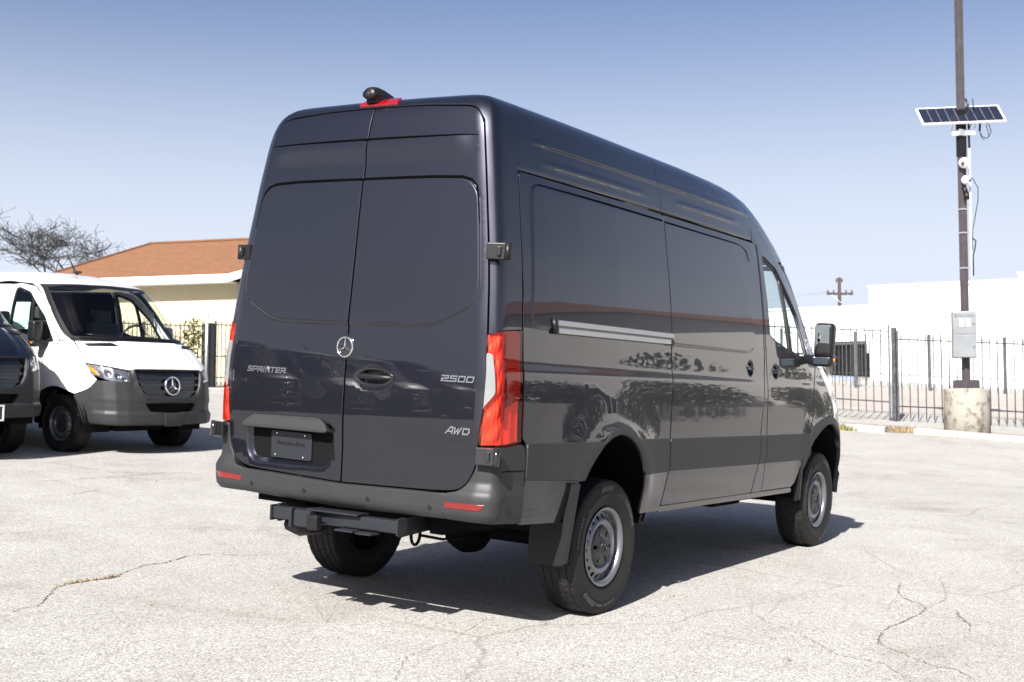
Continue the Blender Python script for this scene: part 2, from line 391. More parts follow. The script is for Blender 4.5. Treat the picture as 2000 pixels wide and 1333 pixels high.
def inside(Q, P):
    P = np.array(P); Q = np.array(Q); x, y = Q[:, 0][:, None], Q[:, 1][:, None]
    x1, y1 = P.T; x2, y2 = np.roll(P, -1, 0).T
    c = ((y1 > y) != (y2 > y)) & (x < (x2 - x1) * (y - y1) / (y2 - y1 + 1e-15) + x1)
    return (c.sum(1) % 2) == 1
def pdist(Q, P, closed=True):
    P = np.array(P); Q = np.array(Q, float); A = P if closed else P[:-1]; Bq = np.roll(P, -1, 0) if closed else P[1:]
    d = Bq - A; l2 = (d * d).sum(-1) + 1e-12; best = np.full(len(Q), 1e9)
    for i in range(0, len(Q), 4000):
        q = Q[i:i + 4000]; t = np.clip(((q[:, None] - A) * d).sum(-1) / l2, 0, 1); r = q[:, None] - (A + t[..., None] * d)
        best[i:i + 4000] = np.sqrt((r * r).sum(-1).min(1))
    return best
def sdist(a, q, P):
    sh = np.shape(a); Q = np.stack([np.ravel(a), np.ravel(q)], -1); d = pdist(Q, P); d = np.where(inside(Q, P), d, -d); return d.reshape(sh)
def recess(P, depth, width):
    """smooth step: inside polygon P the surface sinks (depth > 0) or stands proud (depth < 0)"""
    lo = np.min(P, 0) - .06; hi = np.max(P, 0) + .06
    def f(a, q):
        a = np.asarray(a, float); q = np.asarray(q, float); r = np.zeros(a.shape)
        m = (a > lo[0]) & (a < hi[0]) & (q > lo[1]) & (q < hi[1])
        if m.any(): r[m] = -depth * sstep(sdist(a[m], q[m], P), -width / 2, width / 2)
        return r
    return f
def addf(*fs): return lambda a, q: sum(f(a, q) for f in fs)
def stroke(path, w):
    P = np.array(path, float); t = np.gradient(P, axis=0); t /= np.hypot(*t.T)[:, None]; n = np.stack([-t[:, 1], t[:, 0]], -1)
    W = np.interp(np.linspace(0, 1, len(P)), np.linspace(0, 1, len(w)), w)[:, None]
    return [tuple(p) for p in P + n * W] + [tuple(p) for p in (P - n * W)[::-1]]
class Van: pass
def panel(V, outline, name, m, parent, side='P', off=0., thick=.014, grid=.05, disp=None, extra=(), holes=(), bev=.003, inset=.0035, label=None):
    B = V.B; P = insetp(densify(outline, .028), inset) if inset else np.array(densify(outline, .028))
    if area(P) < 0: P = P[::-1]
    H = [np.array(densify(h, .028)) for h in holes]
    H = [h if area(h) > 0 else h[::-1] for h in H]
    vs = [tuple(p) for p in P]; ed = [(i, (i + 1) % len(P)) for i in range(len(P))]
    for h in H:
        n = len(vs); vs += [tuple(p) for p in h]; ed += [(n + i, n + (i + 1) % len(h)) for i in range(len(h))]
    lo = P.min(0); hi = P.max(0)
    gx = np.arange(lo[0] + grid / 2, hi[0], grid); gy = np.arange(lo[1] + grid / 2, hi[1], grid)
    G = np.stack(np.meshgrid(gx, gy, indexing='ij'), -1).reshape(-1, 2); G = [G] if len(G) else []
    for ex in extra: G.append(np.array(densify(ex, .016)))
    if G:
        G = np.concatenate(G); k = inside(G, P) & (pdist(G, P) > min(grid * .35, .012))
        for h in H: k &= ~inside(G, h) & (pdist(G, h) > .01)
        vs += [tuple(p) for p in G[k]]
    r = delaunay_2d_cdt([Vector(p) for p in vs], ed, [list(range(len(P)))], 1, 1e-5)
    Q = np.array([tuple(p) for p in r[0]]); T = np.array([tuple(f)[:3] for f in r[2] if len(f) == 3])
    for h in H:
        c = Q[T].mean(1); T = T[~inside(c, h)]
    ar = np.cross(Q[T[:, 1]] - Q[T[:, 0]], Q[T[:, 2]] - Q[T[:, 0]]); T[ar < 0] = T[ar < 0][:, ::-1]; T = T[np.abs(ar) > 1e-9]
    p, n = B.P(Q[:, 0], Q[:, 1], off, disp)
    # boundary
    cnt = {}
    for t in T:
        for i in range(3):
            e = (int(t[i]), int(t[(i + 1) % 3])); cnt[e] = 1
    bd = [e for e in cnt if (e[1], e[0]) not in cnt]
    on = {}
    for a, b in bd:
        d = Q[b] - Q[a]; o = np.array([d[1], -d[0]]); o /= np.hypot(*o) + 1e-12
        on[a] = on.get(a, 0) + o; on[b] = on.get(b, 0) + o
    bi = np.array(sorted(on)); o2 = np.array([on[i] / (np.hypot(*on[i]) + 1e-9) for i in bi])
    pe, _ = B.P(Q[bi, 0] + o2[:, 0] * .002, Q[bi, 1] + o2[:, 1] * .002, off)
    pb, _ = B.P(Q[bi, 0], Q[bi, 1], off)
    ow = pe - pb; ow -= n[bi] * (ow * n[bi]).sum(-1, keepdims=True); ow /= np.linalg.norm(ow, axis=-1, keepdims=True) + 1e-12
    N0 = len(Q); m1 = {int(i): N0 + k for k, i in enumerate(bi)}; m2 = {int(i): N0 + len(bi) + k for k, i in enumerate(bi)}
    r1 = p[bi] + ow * bev - n[bi] * bev; r2 = p[bi] + ow * bev - n[bi] * thick
    PV = np.concatenate([p, r1, r2]); NV = np.concatenate([n, ow * .97 + n[bi] * .25, ow])
    F = [tuple(t[::-1]) for t in T]
    for a, b in bd: F += [(a, b, m1[b], m1[a])[::1], (m1[a], m1[b], m2[b], m2[a])]
    objs = []
    for sd in ({'P': 'RL'}.get(side, side)):
        pv = PV.copy(); nv = NV.copy(); ff = F
        if sd == 'R': pv[:, 1] *= -1; nv[:, 1] *= -1; ff = [f[::-1] for f in F]
        nv2 = V.xf(pv + nv * .01) - V.xf(pv); nv2 /= np.linalg.norm(nv2, axis=-1, keepdims=True)
        nm = name if isinstance(name, str) else name[0 if sd == 'R' else 1]
        me = bpy.data.meshes.new(nm); me.from_pydata([tuple(q) for q in V.xf(pv)], [], ff); me.polygons.foreach_set('use_smooth', [True] * len(me.polygons))
        me.update(); me.normals_split_custom_set_from_vertices([tuple(q) for q in nv2])
        me.materials.append(m); pr = parent
        if isinstance(parent, (list, tuple)): pr = parent[0 if sd == 'R' else -1]
        o = link(nm, me, pr); objs.append(o)
        if label: o['label'] = label
    return objs

# ------------------------------------------------------------------ extended block lettering of the badges
GLYPH = {'S': [[(1, .93), (.1, .93), (.06, .55), (.94, .48), (.9, .07), (0, .07)]], 'P': [[(.08, 0), (.08, .93), (.95, .93), (.95, .42), (.1, .42)]], 'R': [[(.08, 0), (.08, .93), (.95, .93), (.95, .45), (.1, .45)], [(.5, .45), (.98, 0)]],
         'I': [[(.5, 0), (.5, 1)]], 'N': [[(.08, 0), (.08, 1), (.92, 0), (.92, 1)]], 'T': [[(0, .93), (1, .93)], [(.5, .93), (.5, 0)]], 'E': [[(1, .93), (.08, .93), (.08, .07), (1, .07)], [(.1, .5), (.9, .5)]],
         'A': [[(0, 0), (.55, 1), (.95, 1), (.95, 0)], [(.3, .35), (.95, .35)]], 'W': [[(0, 1), (.1, 0), (.5, .8), (.62, 0), (1, 1)]], 'D': [[(.08, .07), (.08, .93), (.8, .93), (.95, .7), (.95, .3), (.8, .07), (.08, .07)]],
         '2': [[(0, .93), (.95, .93), (.95, .52), (.05, .45), (.05, .07), (1, .07)]], '5': [[(1, .93), (.05, .93), (.05, .55), (.95, .52), (.95, .07), (0, .07)]], '0': [[(.06, .07), (.06, .93), (.94, .93), (.94, .07), (.06, .07)]]}
def block_text(txt, W, H, st, ext, shear=.28):
    n = len(txt); ws = [.35 if c == 'I' else 1. for c in txt]; gap = .24; unit = (W - H * shear) / (sum(ws) + gap * (n - 1)); x = 0; vs = []; fs = []
    for c, w_ in zip(txt, ws):
        for pl in GLYPH[c]:
            for (ax_, ay), (bx, by) in zip(pl[:-1], pl[1:]):
                a = np.array([x + ax_ * unit * w_, ay * H]); b = np.array([x + bx * unit * w_, by * H]); d = b - a; l = np.hypot(*d); d /= l; a = a - d * st * .42; b = b + d * st * .42; nn = np.array([-d[1], d[0]]) * st / 2; k = len(vs)
                for z in (-ext, ext):
                    for p in (a + nn, b + nn, b - nn, a - nn): vs.append((p[0] + shear * p[1], p[1], z))
                fs += [(k, k + 3, k + 2, k + 1), (k + 4, k + 5, k + 6, k + 7), (k, k + 1, k + 5, k + 4), (k + 1, k + 2, k + 6, k + 5), (k + 2, k + 3, k + 7, k + 6), (k + 3, k, k + 4, k + 7)]
        x += unit * (w_ + gap)
    return np.array(vs), fs
# ------------------------------------------------------------------ wheels
def tyre_mesh(R=.386, W=.245, ri=.212, name='tyre'):
    n = 150; hw = W / 2; G = [-.074, -.027, .027, .074]
    ys = sorted(set([-.102, -.095, -.06, -.045, -.01, .01, .045, .06, .095, .102] + [g + d for g in G for d in (-.0065, -.005, .005, .0065)]))
    side = [(ri, .086), (ri + .012, .100), (ri + .03, .107), (ri + .06, .118), (ri + .085, .1225), (ri + .088, .1245), (ri + .095, .1245), (ri + .098, .1225), (R - .050, .1205), (R - .034, .117), (R - .022, .115), (R - .010, .109)]
    sec = [(r, -y) for r, y in side] + [None] * len(ys) + [(r, y) for r, y in side[::-1]]
    vs = []; fs = []; k0 = len(side)
    for k in range(n):
        th = 2 * pi * k / n
        for i, e in enumerate(sec):
            if e is None:
                y = ys[i - k0]; r = R - .004 * (y / .1) ** 2
                if any(abs(y - g) < .0055 for g in G): r -= .011
                elif (k + (0 if y < -.05 else 2 if y < 0 else 1 if y < .05 else 3)) % 5 == 0: r -= .004
            else:
                r, y = e
                if r > R - .04 and (k % 3 == 0): r -= .004
            vs.append((r * cos(th), y, r * sin(th)))
    m = len(sec)
    for k in range(n):
        for i in range(m - 1): fs.append((k * m + i, k * m + i + 1, ((k + 1) % n) * m + i + 1, ((k + 1) % n) * m + i))
    b = MB(); b.add(vs, fs, True); me = b.mesh(name); me.materials.append(MT['rubber']); 
    for pl in me.polygons: pl.use_smooth = abs(pl.normal.y) > .25
    return me
def disc_mesh(r0, r1, prof, holes, name, grid=.02, n=64):
    P = [(r1 * cos(2 * pi * k / n), r1 * sin(2 * pi * k / n)) for k in range(n)]; vs = list(P); ed = [(i, (i + 1) % n) for i in range(n)]
    hl = list(holes)
    if r0: hl.append([(r0 * cos(2 * pi * k / 40), r0 * sin(2 * pi * k / 40)) for k in range(40)])
    for h in hl:
        c = len(vs); vs += h; ed += [(c + i, c + (i + 1) % len(h)) for i in range(len(h))]
    for r in np.arange(max(r0, .01) + grid * .6, r1 - .004, grid * .6):
        q = np.array([(r * cos(2 * pi * k / 72), r * sin(2 * pi * k / 72)) for k in range(72)]); ok = np.ones(72, bool)
        for h in hl: ok &= ~inside(q, h) & (pdist(q, h) > .003)
        vs += [tuple(p) for p in q[ok]]
    r = delaunay_2d_cdt([Vector(p) for p in vs], ed, [list(range(n))], 1, 1e-6)
    Q = np.array([tuple(p) for p in r[0]]); T = np.array([tuple(f) for f in r[2] if len(f) == 3])
    for h in hl: T = T[~inside(Q[T].mean(1), h)]
    rr = np.hypot(*Q.T); y = np.interp(rr, *zip(*prof)); N = len(Q)
    vs = [(q[0], yy, q[1]) for q, yy in zip(Q, y)]; fs = [tuple(t) for t in T]
    cnt = {(int(t[i]), int(t[(i + 1) % 3])) for t in T for i in range(3)}; bd = [e for e in cnt if (e[1], e[0]) not in cnt]
    ids = {i: N + k for k, i in enumerate(sorted({x for e in bd for x in e}))}
    vs += [(Q[i][0], y[i] + .006, Q[i][1]) for i in sorted(ids)]
    fs += [(a, b, ids[b], ids[a]) for a, b in bd]
    return vs, fs
_wh = {}
def star_mesh(r, name='star', depth=.012, ring=True, xf=None):
    b = MB()
    if ring:
        t = r * .075; b.lathe([(r - t, 0), (r - t * 1.3, depth * .6), (r, depth), (r + t * 1.2, depth * .6), (r + t * 1.2, 0)], 48, 'X')
    rin = r * .93
    for k in range(3):
        th = pi / 2 + k * 2 * pi / 3; d = (cos(th), sin(th)); n = (-d[1], d[0]); w_ = r * .17
        # arm: ridge along the middle
        c = (0, 0); tip = (d[0] * rin, d[1] * rin); s1 = (n[0] * w_ * .55 + d[0] * r * .10, n[1] * w_ * .55 + d[1] * r * .10); s2 = (-n[0] * w_ * .55 + d[0] * r * .10, -n[1] * w_ * .55 + d[1] * r * .10)
        t1 = (tip[0] + n[0] * r * .022, tip[1] + n[1] * r * .022); t2 = (tip[0] - n[0] * r * .022, tip[1] - n[1] * r * .022)
        V3 = lambda p, h: (h, p[0], p[1])
        bk = (-d[0] * r * .01, -d[1] * r * .01)
        b.add([V3(c, depth * 1.25), V3(s1, depth * .35), V3(t1, depth * .45), V3(tip, depth * .8), V3(t2, depth * .45), V3(s2, depth * .35), V3(s1, 0), V3(t1, 0), V3(t2, 0), V3(s2, 0)],
              [(0, 1, 2, 3), (0, 3, 4, 5), (1, 6, 7, 2), (5, 4, 8, 9), (2, 7, 8, 4, 3)])
    return b
def wheel_parts():
    if _wh: return _wh
    _wh['tyre'] = tyre_mesh()
    b = MB()    # rim: barrel, lip, pierced disc; outer face towards -Y
    lip = [(.196, .09), (.197, -.060), (.199, -.082), (.204, -.098), (.209, -.106), (.217, -.110), (.2235, -.1125), (.226, -.110), (.226, -.104), (.217, -.098), (.213, -.085)]
    b.lathe(lip, 64)
    holes = []
    for k in range(18):
        th = 2 * pi * k / 18; e = []
        for j in range(12):
            u = 2 * pi * j / 12; rr_ = .1725 + .0155 * cos(u); tt = th + .0145 / .1725 * sin(u); e.append((rr_ * cos(tt), rr_ * sin(tt)))
        holes.append(e)
    prof = [(0, -.070), (.118, -.070), (.124, -.088), (.134, -.097), (.146, -.097), (.154, -.090), (.163, -.083), (.180, -.074), (.192, -.069), (.199, -.070)]
    vs, fs = disc_mesh(.0, .1985, prof, holes, 'wheel'); b.add(vs, fs, True)
    _wh['rim'] = b.mesh('wheel'); _wh['rim'].materials.append(MT['rim'])
    b = MB(); sl = []
    for k in range(6):
        th = 2 * pi * (k + .25) / 6; e = [(.062, -.009), (.098, -.012), (.104, 0), (.098, .012), (.062, .009)]
        sl.append([(x * cos(th) - y * sin(th), x * sin(th) + y * cos(th)) for x, y in e])
    prof = [(0, -.106), (.036, -.106), (.040, -.102), (.046, -.099), (.09, -.096), (.108, -.091), (.117, -.080)]
    vs, fs = disc_mesh(.0, .117, prof, sl, 'hub_cap', .014); b.add(vs, fs, True); _wh['hub'] = b.mesh('hub_cap'); _wh['hub'].materials.append(MT['hub'])
    st = star_mesh(.030, depth=.005); st.v = [(p[1], -p[0] - .1065, p[2]) for p in st.v]; _wh['star'] = st.mesh('wheel_star'); _wh['star'].materials.append(MT['satin'])
    b = MB(); b.lathe([(.0, .06), (.193, .06), (.193, -.022), (.0, -.022)], 40); _wh['drum'] = b.mesh('brake_drum'); _wh['drum'].materials.append(MT['dark'])
    # sidewall lettering
    b = MB()
    def arc(txt, size, r, mid, sx=1.0):
        v, f = text_mesh(txt, size, .0012, 0, sx, 2); x0, x1 = v[:, 0].min(), v[:, 0].max(); h = v[:, 1].max() / 2
        out = []
        for p in v:
            a = mid - (p[0] - (x0 + x1) / 2) / r; rr_ = r + p[1] - h
            out.append((rr_ * cos(a), -.1212 - p[2], rr_ * sin(a)))
        b.add(out, f)
    arc('CROSSER', .036, .332, radians(48), 1.25); arc('LT245/75 R16  120/116Q', .022, .330, radians(-72), 1.1); arc('CROSSER', .036, .332, radians(178), 1.25)
    for mid in (100, 112, 244, 256):        # chevron blocks at the shoulder
        for j in range(3):
            a = radians(mid + j * 4); r0_, r1_ = .315, .350
            q = [(r0_, a), (r1_, a - .055), (r1_, a - .02), (r0_ + .012, a + .035)]
            P0 = [(r * cos(t), -.1205, r * sin(t)) for r, t in q]; P1 = [(r * cos(t), -.1232, r * sin(t)) for r, t in q]
            b.add(P0 + P1, [(0, 1, 2, 3), (4, 7, 6, 5), (0, 4, 5, 1), (1, 5, 6, 2), (2, 6, 7, 3), (3, 7, 4, 0)])
    _wh['let'] = b.mesh('tyre_lettering'); _wh['let'].materials.append(MT['rubberlet'])
    return _wh
def add_wheel(V, x, right, z=.384, steer=0., spin=0., yo=.855):
    wp = wheel_parts(); o = link('wheel', wp['rim'], V.root); o.location = (x, -yo if right else yo, z)
    o.rotation_euler = (Matrix.Rotation((0 if right else pi) + steer, 3, 'Z') @ Matrix.Rotation(spin, 3, 'Y')).to_euler()
    for k, n in (('tyre', 'tyre'), ('hub', 'hub_cap'), ('star', 'wheel_star'), ('drum', 'brake_drum'), ('let', 'tyre_lettering')):
        q = link(n, wp[k], o)
        if k == 'let': q['kind'] = 'stuff'
    return o

# ------------------------------------------------------------------ the van
ARCH_HR = [(.84, .806), (.884, .811), (.93, .868), (.988, .924), (1.08, 1.0), (1.183, 1.045), (1.255, 1.058), (1.327, 1.054), (1.41, 1.03), (1.479, .991), (1.545, .935), (1.593, .878), (1.624, .811), (1.648, .74), (1.662, .676), (1.675, .574)]
ARCH_HF = [(4.40, .64), (4.454, .74), (4.497, .815), (4.565, .91), (4.63, .965), (4.718, 1.014), (4.81, 1.055), (4.919, 1.086), (5.02, 1.098), (5.116, 1.095), (5.21, 1.075), (5.297, 1.045), (5.37, 1.01), (5.443, .95), (5.50, .88), (5.54, .80), (5.56, .72)]
ARCH_LR = [(.80, .56), (.82, .64), (.87, .76), (.95, .86), (1.05, .93), (1.16, .965), (1.27, .975), (1.38, .965), (1.49, .93), (1.59, .86), (1.67, .76), (1.72, .64), (1.735, .56)]
ARCH_LF = [(4.33, .60), (4.38, .70), (4.45, .82), (4.56, .913), (4.67, .962), (4.787, .985), (4.90, .983), (5.016, .960), (5.11, .93), (5.202, .875), (5.26, .82), (5.306, .75), (5.36, .67), (5.398, .61), (5.44, .54)]
def build_van(root, high, pk, dz, e, roll, awd, tall_glass=0.):
    V = Van(); V.root = root; V.B = B = Body(high); A = B.A; pm = MT[pk]; blk = MT['black']
    def xf(P):
        P = np.array(P, float); x = P[..., 0].copy(); z = P[..., 2].copy(); P[..., 1] = P[..., 1] - roll * (z - .4); z = z + roll * P[..., 1]
        P[..., 0] = x + e * z; P[..., 2] = z - e * (x - .2) + dz; return P
    V.xf = xf
    def X(L):
        P_ = [np.array(p[:2], float) for p in L]; o = []
        for i, p in enumerate(P_):
            o.append(p)
            if i + 1 < len(P_):
                k = int(np.hypot(*(P_[i + 1] - p)) / .06)
                o += [p + (P_[i + 1] - p) * j / (k + 1) for j in range(1, k + 1)]
        o = np.array(o); a, q = B.side(o[:, 0], o[:, 1]); return [tuple(p) for p in np.stack([a, q], -1)]
    def Xc(L): return X(list(L) + [L[0]])[:-1]
    def Rr(L): L = np.array([p[:2] for p in L]); a, q = B.rear(np.abs(L[:, 0]), L[:, 1]); return [tuple(p) for p in np.stack([a * np.sign(L[:, 0] + 1e-12), q], -1)]
    def Xd(L): return X(densify(L, .06))
    symR = lambda h: list(h) + [(-p[0],) + tuple(p[1:]) for p in reversed(h)]
    symF = lambda h: list(h) + [(2 * A - p[0],) + tuple(p[1:]) for p in reversed(h)]
    zt = .06 if high else 0.
    ar, af = (ARCH_HR, ARCH_HF) if high else (ARCH_LR, ARCH_LF)
    sG = float(B.s_of_z(2.43 if high else 2.33)); sC = float(B.s_of_z(2.843 if high else 2.49))
    # --- hidden black carcass behind the gaps
    panel(V, [(0., .34), (1.16, .34), (1.16, float(B.s_of_z(2.74 if high else 2.38))), (0., float(B.s_of_z(2.74 if high else 2.38)))], 'inner_shell', MT['dark'], root, 'P', off=-.03, thick=.01, grid=.06)
    shp = X([(.40, 2.42 if high else 2.30), (3.62, 2.42 if high else 2.30), (3.64, .66), (1.75, .66)] + [(x + (.03 if x > 1.25 else -.03), z + .05) for x, z in ar[::-1] if z > .7] + [(.80, .66), (.40, .66)])
    panel(V, shp, 'inner_shell', MT['dark'], root, 'P', off=-.03, thick=.01, grid=.09)
    # --- roof
    if high:
        seam1 = [(1.988, 2.44), (1.985, 2.62), (2.03, 2.79)]
        def strake(a, q):
            x, y, z = B.base(a, q); d = np.zeros(np.shape(a))
            for zc, x0, x1, amp in ((2.60, .40, 3.9, .0055), (2.495, .50, 1.88, .004), (2.505, 2.12, 3.38, .004)):
                zz = z - zc - .0075 * (x - .4) - .0; wx = sstep(x, x0, x0 + .3) * (1 - sstep(x, x1 - .3, x1)); d = d + wx * amp * (sstep(zz, -.016, .004) * (1 - sstep(zz, .006, .045)))
            d = d - .008 * (1 - sstep(z, 2.43, 2.455))
            return d
        exl = [X([(x_, zc + dz2 + .0075 * (x_ - .4)) for x_ in np.linspace(x0, x1, 90)]) for zc, x0, x1 in ((2.60, .38, 3.55), (2.50, .45, 3.45)) for dz2 in (-.018, -.013, -.008, -.003, .002, .005, .011, .018, .026, .036, .046)] + [X([(x_, z_) for x_ in np.linspace(.38, 3.5, 80)]) for z_ in (2.436, 2.444, 2.455)]
        s1 = [tuple(p) for p in X([(1.985, 2.435), (1.982, 2.55), (1.978, 2.65)])]; t1 = (s1[-1][0] + .035, sC)
        s2 = [tuple(p) for p in X([(3.52, 2.435), (3.54, 2.55), (3.555, 2.65)])]; t2 = (s2[-1][0] + .04, sC)
        sA = [(1.137, sG), (1.15, 2.2), (1.165, 2.42), (1.165, sC)]
        panel(V, sA + [t1] + s1[::-1], 'roof_side', pm, root, 'P', grid=.045, disp=strake, extra=exl, thick=.02)
        panel(V, s1 + [t1, t2] + s2[::-1], 'roof_side', pm, root, 'P', grid=.045, disp=strake, extra=exl, thick=.02)
        panel(V, symF([(A - .001, 1.975), (6.9, 1.965), (6.23, 1.945), (6.11, 1.955), (5.72, 2.02), s2[0], s2[1], s2[2], t2, (A - .001, sC)]), 'cab_roof', pm, root, 'C', grid=.06, thick=.006, bev=.002)
        panel(V, [(0.0, sC), (A, sC), (A, B.S - .05), (0.0, B.S - .05)], 'roof', pm, root, 'P', grid=.12, inset=0.001, thick=.001, bev=.0003)
    else:
        panel(V, symF([(A - .001, 1.975), (6.9, 1.965), (6.23, 1.945), (6.11, 1.955), (5.6, 2.0), (4.5, sG), (1.137, sG), (1.165, sC), (A - .001, sC)]), 'roof', pm, root, 'C', grid=.07, thick=.02)
        panel(V, [(0.0, sC), (A, sC), (A, B.S - .05), (0.0, B.S - .05)], 'roof_skin', pm, root, 'P', grid=.12, inset=0.001, thick=.001, bev=.0003)
    zT = 2.43 if high else 2.33
    # --- rear frame
    dz_ = 0 if high else -.36
    def zs(z): return float(B.s_of_z(z + (dz_ if z > 2.2 else 0)))
    door = [(.0045, zs(2.762)), (.45, zs(2.757)), (.845, zs(2.735), .08), (.889, zs(2.66), .06), (.893, zs(2.0)), (.893, 1.149), (.886, .85), (.857, .604), (.843, .478, .10), (.775, .368, .13), (.6, .355), (.0045, .338)]
    if not high: door = door[:3] + [(.885, zs(2.62), .05), (.893, 1.85)] + door[5:]
    inner = [p for p in door if p[1] > 1.15]
    frame = [(1.137, zs(2.42)), (1.15, zs(2.58)), (1.165, zs(2.77)), (1.165, sC), (0.001, sC)] + [(max(p[0], .001),) + ((p[1] + .012,) if p[0] < .86 else (p[1],)) + tuple(p[2:]) for p in inner[:3]] + [(p[0] + .008, p[1]) for p in inner[3:]] + [(.901, 1.156), (.968, 1.178), (1.143, 1.195)]
    panel(V, rc([p for p in frame], .006), 'rear_pillar', pm, root, 'P', grid=.035, thick=.03, inset=.002)
    # --- side panels and doors
    zw = 0 if high else -.13
    win_r = Xc(rc([(2.4, 1.612), (.367, 1.617), (.40, 1.95), (.432, 2.287 + zw), (.45, 2.372 + zw), (2.4, 2.378 + zw)], .07))
    arc_pts = X(ar)
    sp = X([(.298, 1.60), (.320, 2.0), (.341, zT - .008), (1.2, zT - .008), (1.985, zT - .008), (1.986, 2.1), (1.985, 1.76), (2.0, 1.392), (1.99, 1.036), (2.0, .82), (1.942, .609), (1.94, .572), (1.80, .572)]) + arc_pts[::-1] + X([(.748, .587), (.36, .60), (.352, .75), (.356, .933), (.338, 1.023), (.308, 1.05), (.302, 1.3)])
    exr = [insetp(win_r, d) for d in (-.011, -.0075, -.004, 0, .004, .0075, .011)] + [X([(x, z) for x, z in zip(np.linspace(.35, 1.95, 40), [zz] * 40)]) for zz in np.linspace(1.34, 1.465, 9)]
    side_p = panel(V, sp, 'side_panel', pm, root, 'P', grid=.045, disp=recess(win_r, -.009, .018), extra=exr)
    for g_, par in ((stroke(X([(.50, 2.378 + zw), (.8, 2.3795 + zw), (1.98, 2.3795 + zw)]), [.001, .005, .0055]), side_p),): panel(V, g_, 'panel_step_shade', MT['stepshade'], par, 'P', off=.0035, grid=.06, thick=.004, inset=0, bev=.0005, disp=recess(win_r, -.009, .018))  # thin black strip on the surface, painting the step's dark upper edge
    trimm = MT['plastic']
    if awd:
        fl = [(1.09, 1.020), (1.16, 1.068), (1.244, 1.099), (1.305, 1.106), (1.364, 1.104), (1.45, 1.077), (1.516, 1.027)]
        panel(V, X([(.350, 1.020)] + fl + [(1.985, 1.022), (1.996, .817), (1.63, .815)] + ar[::-1][3:-1] + [(.352, .832)]), 'side_trim', trimm, side_p, 'P', off=.009, grid=.05, thick=.02, bev=.004)
    else:
        panel(V, X([(.36, .86), (.80, .86), (.80, .80), (.36, .80)]), 'side_trim', trimm, side_p, 'P', off=.009, grid=.05, thick=.02)
    win_s = Xc(rc([(1.5, 2.374 + zw), (3.22, 2.374 + zw), (3.36, 2.345 + zw), (3.39, 2.25 + zw), (3.385, 1.95), (3.372, 1.72), (3.35, 1.635), (3.262, 1.610), (1.5, 1.606)], .05))
    hx, hz = 3.30, 1.500
    def dent(hx, hz, rx=.062, rz=.060, dep=.030):
        def f(a, q):
            x, y, z = B.base(a, q); r = np.sqrt(((x - hx) / rx) ** 2 + ((z - hz) / rz) ** 2); return -dep * (1 - sstep(r, .55, 1.02))
        return f
    def ring(hx, hz, r): return X([(hx + r * cos(t), hz + r * sin(t)) for t in np.linspace(0, 2 * pi, 22)[:-1]])
    slide = Xc(rc([(1.996, zT - .008), (1.994, 1.76), (2.009, 1.392), (1.999, 1.036), (2.009, .82), (1.951, .607), (3.429, .607), (3.50, .81), (3.511, 1.023), (3.55, 1.3), (3.572, 1.545), (3.581, 1.957), (3.585, zT - .008)], .02))
    panel_d = panel(V, slide, ('sliding_door', 'load_panel'), pm, root, 'P', grid=.045, disp=addf(recess(win_s, -.009, .018), dent(hx, hz)), extra=[insetp(win_s, d) for d in (-.011, -.0075, -.004, 0, .004, .0075, .011)] + [ring(hx, hz, r) for r in (.012, .024, .036, .046, .056, .064)] + [X([(x, zz) for x in np.linspace(2.05, 3.5, 40)]) for zz in np.linspace(1.34, 1.465, 9)])
    panel(V, stroke(X([(2.01, 2.3755 + zw), (3.1, 2.3755 + zw), (3.25, 2.370 + zw), (3.345, 2.335 + zw), (3.375, 2.27 + zw)]), [.0055, .005, .004, .001]), 'panel_step_shade', MT['stepshade'], panel_d, 'P', off=.0035, grid=.06, thick=.004, inset=0, bev=.0005, disp=recess(win_s, -.009, .018))  # same painted dark edge along the step of the sliding door
    if awd: panel(V, X([(2.0, 1.020), (2.007, .82), (3.50, .815), (3.511, 1.020)]), 'door_trim', trimm, panel_d, 'P', off=.009, grid=.06, thick=.02, bev=.004)
    pil = X([(3.595, zT - .008), (3.592, 1.957), (3.583, 1.545), (3.52, 1.023), (3.509, .81), (3.44, .607), (3.636, .607), (3.635, 1.023), (3.612, 1.585), (3.604, 1.957), (3.606, zT - .008)])
    pl = panel(V, pil, 'door_pillar', pm, root, 'P', grid=.04)
    if awd: panel(V, X([(3.517, 1.020), (3.506, .815), (3.636, .815), (3.635, 1.020)]), 'pillar_trim', trimm, pl, 'P', off=.009, grid=.05, thick=.02, bev=.004)
    # front door with its window opening
    hole = Xc(rc([(3.69, 2.275 + zt), (3.75, 2.29 + zt), (4.02, 2.22 + zt), (4.13, 2.13 + zt), (4.42, 1.90 + zt), (4.56, 1.72 + zt * .6), (4.69, 1.56 + zt * .3), (4.60, 1.545 + zt * .3), (4.376, 1.60 + zt * .2), (4.144, 1.632 + zt * .2), (3.82, 1.69 + zt * .3), (3.715, 1.75)], .035))
    fd = Xc(rc([(3.642, .609), (4.27, .609), (4.33, .64), (4.40, .74), (4.454, .83), (4.537, 1.027), (4.64, 1.15), (4.667, 1.25), (4.67, 1.378), (4.75, 1.52), (4.78, 1.58 + zt * .5), (4.615, 1.733 + zt), (4.461, 2.0 + zt), (4.24, 2.19 + zt), (4.05, 2.295 + zt), (3.75, 2.335 + zt), (3.613, zT - .012), (3.612, 1.957), (3.622, 1.585), (3.643, 1.023)], .015))
    h2x, h2z = 3.80, 1.492
    fdo = panel(V, fd, 'front_door', pm, root, 'P', grid=.045, holes=[hole], disp=dent(h2x, h2z), extra=[ring(h2x, h2z, r) for r in (.012, .024, .036, .046, .056, .064)] + [X([(x, zz) for x in np.linspace(3.65, 4.6, 30)]) for zz in np.linspace(1.34, 1.465, 9)])
    seal_out = insetp(hole, -.006)
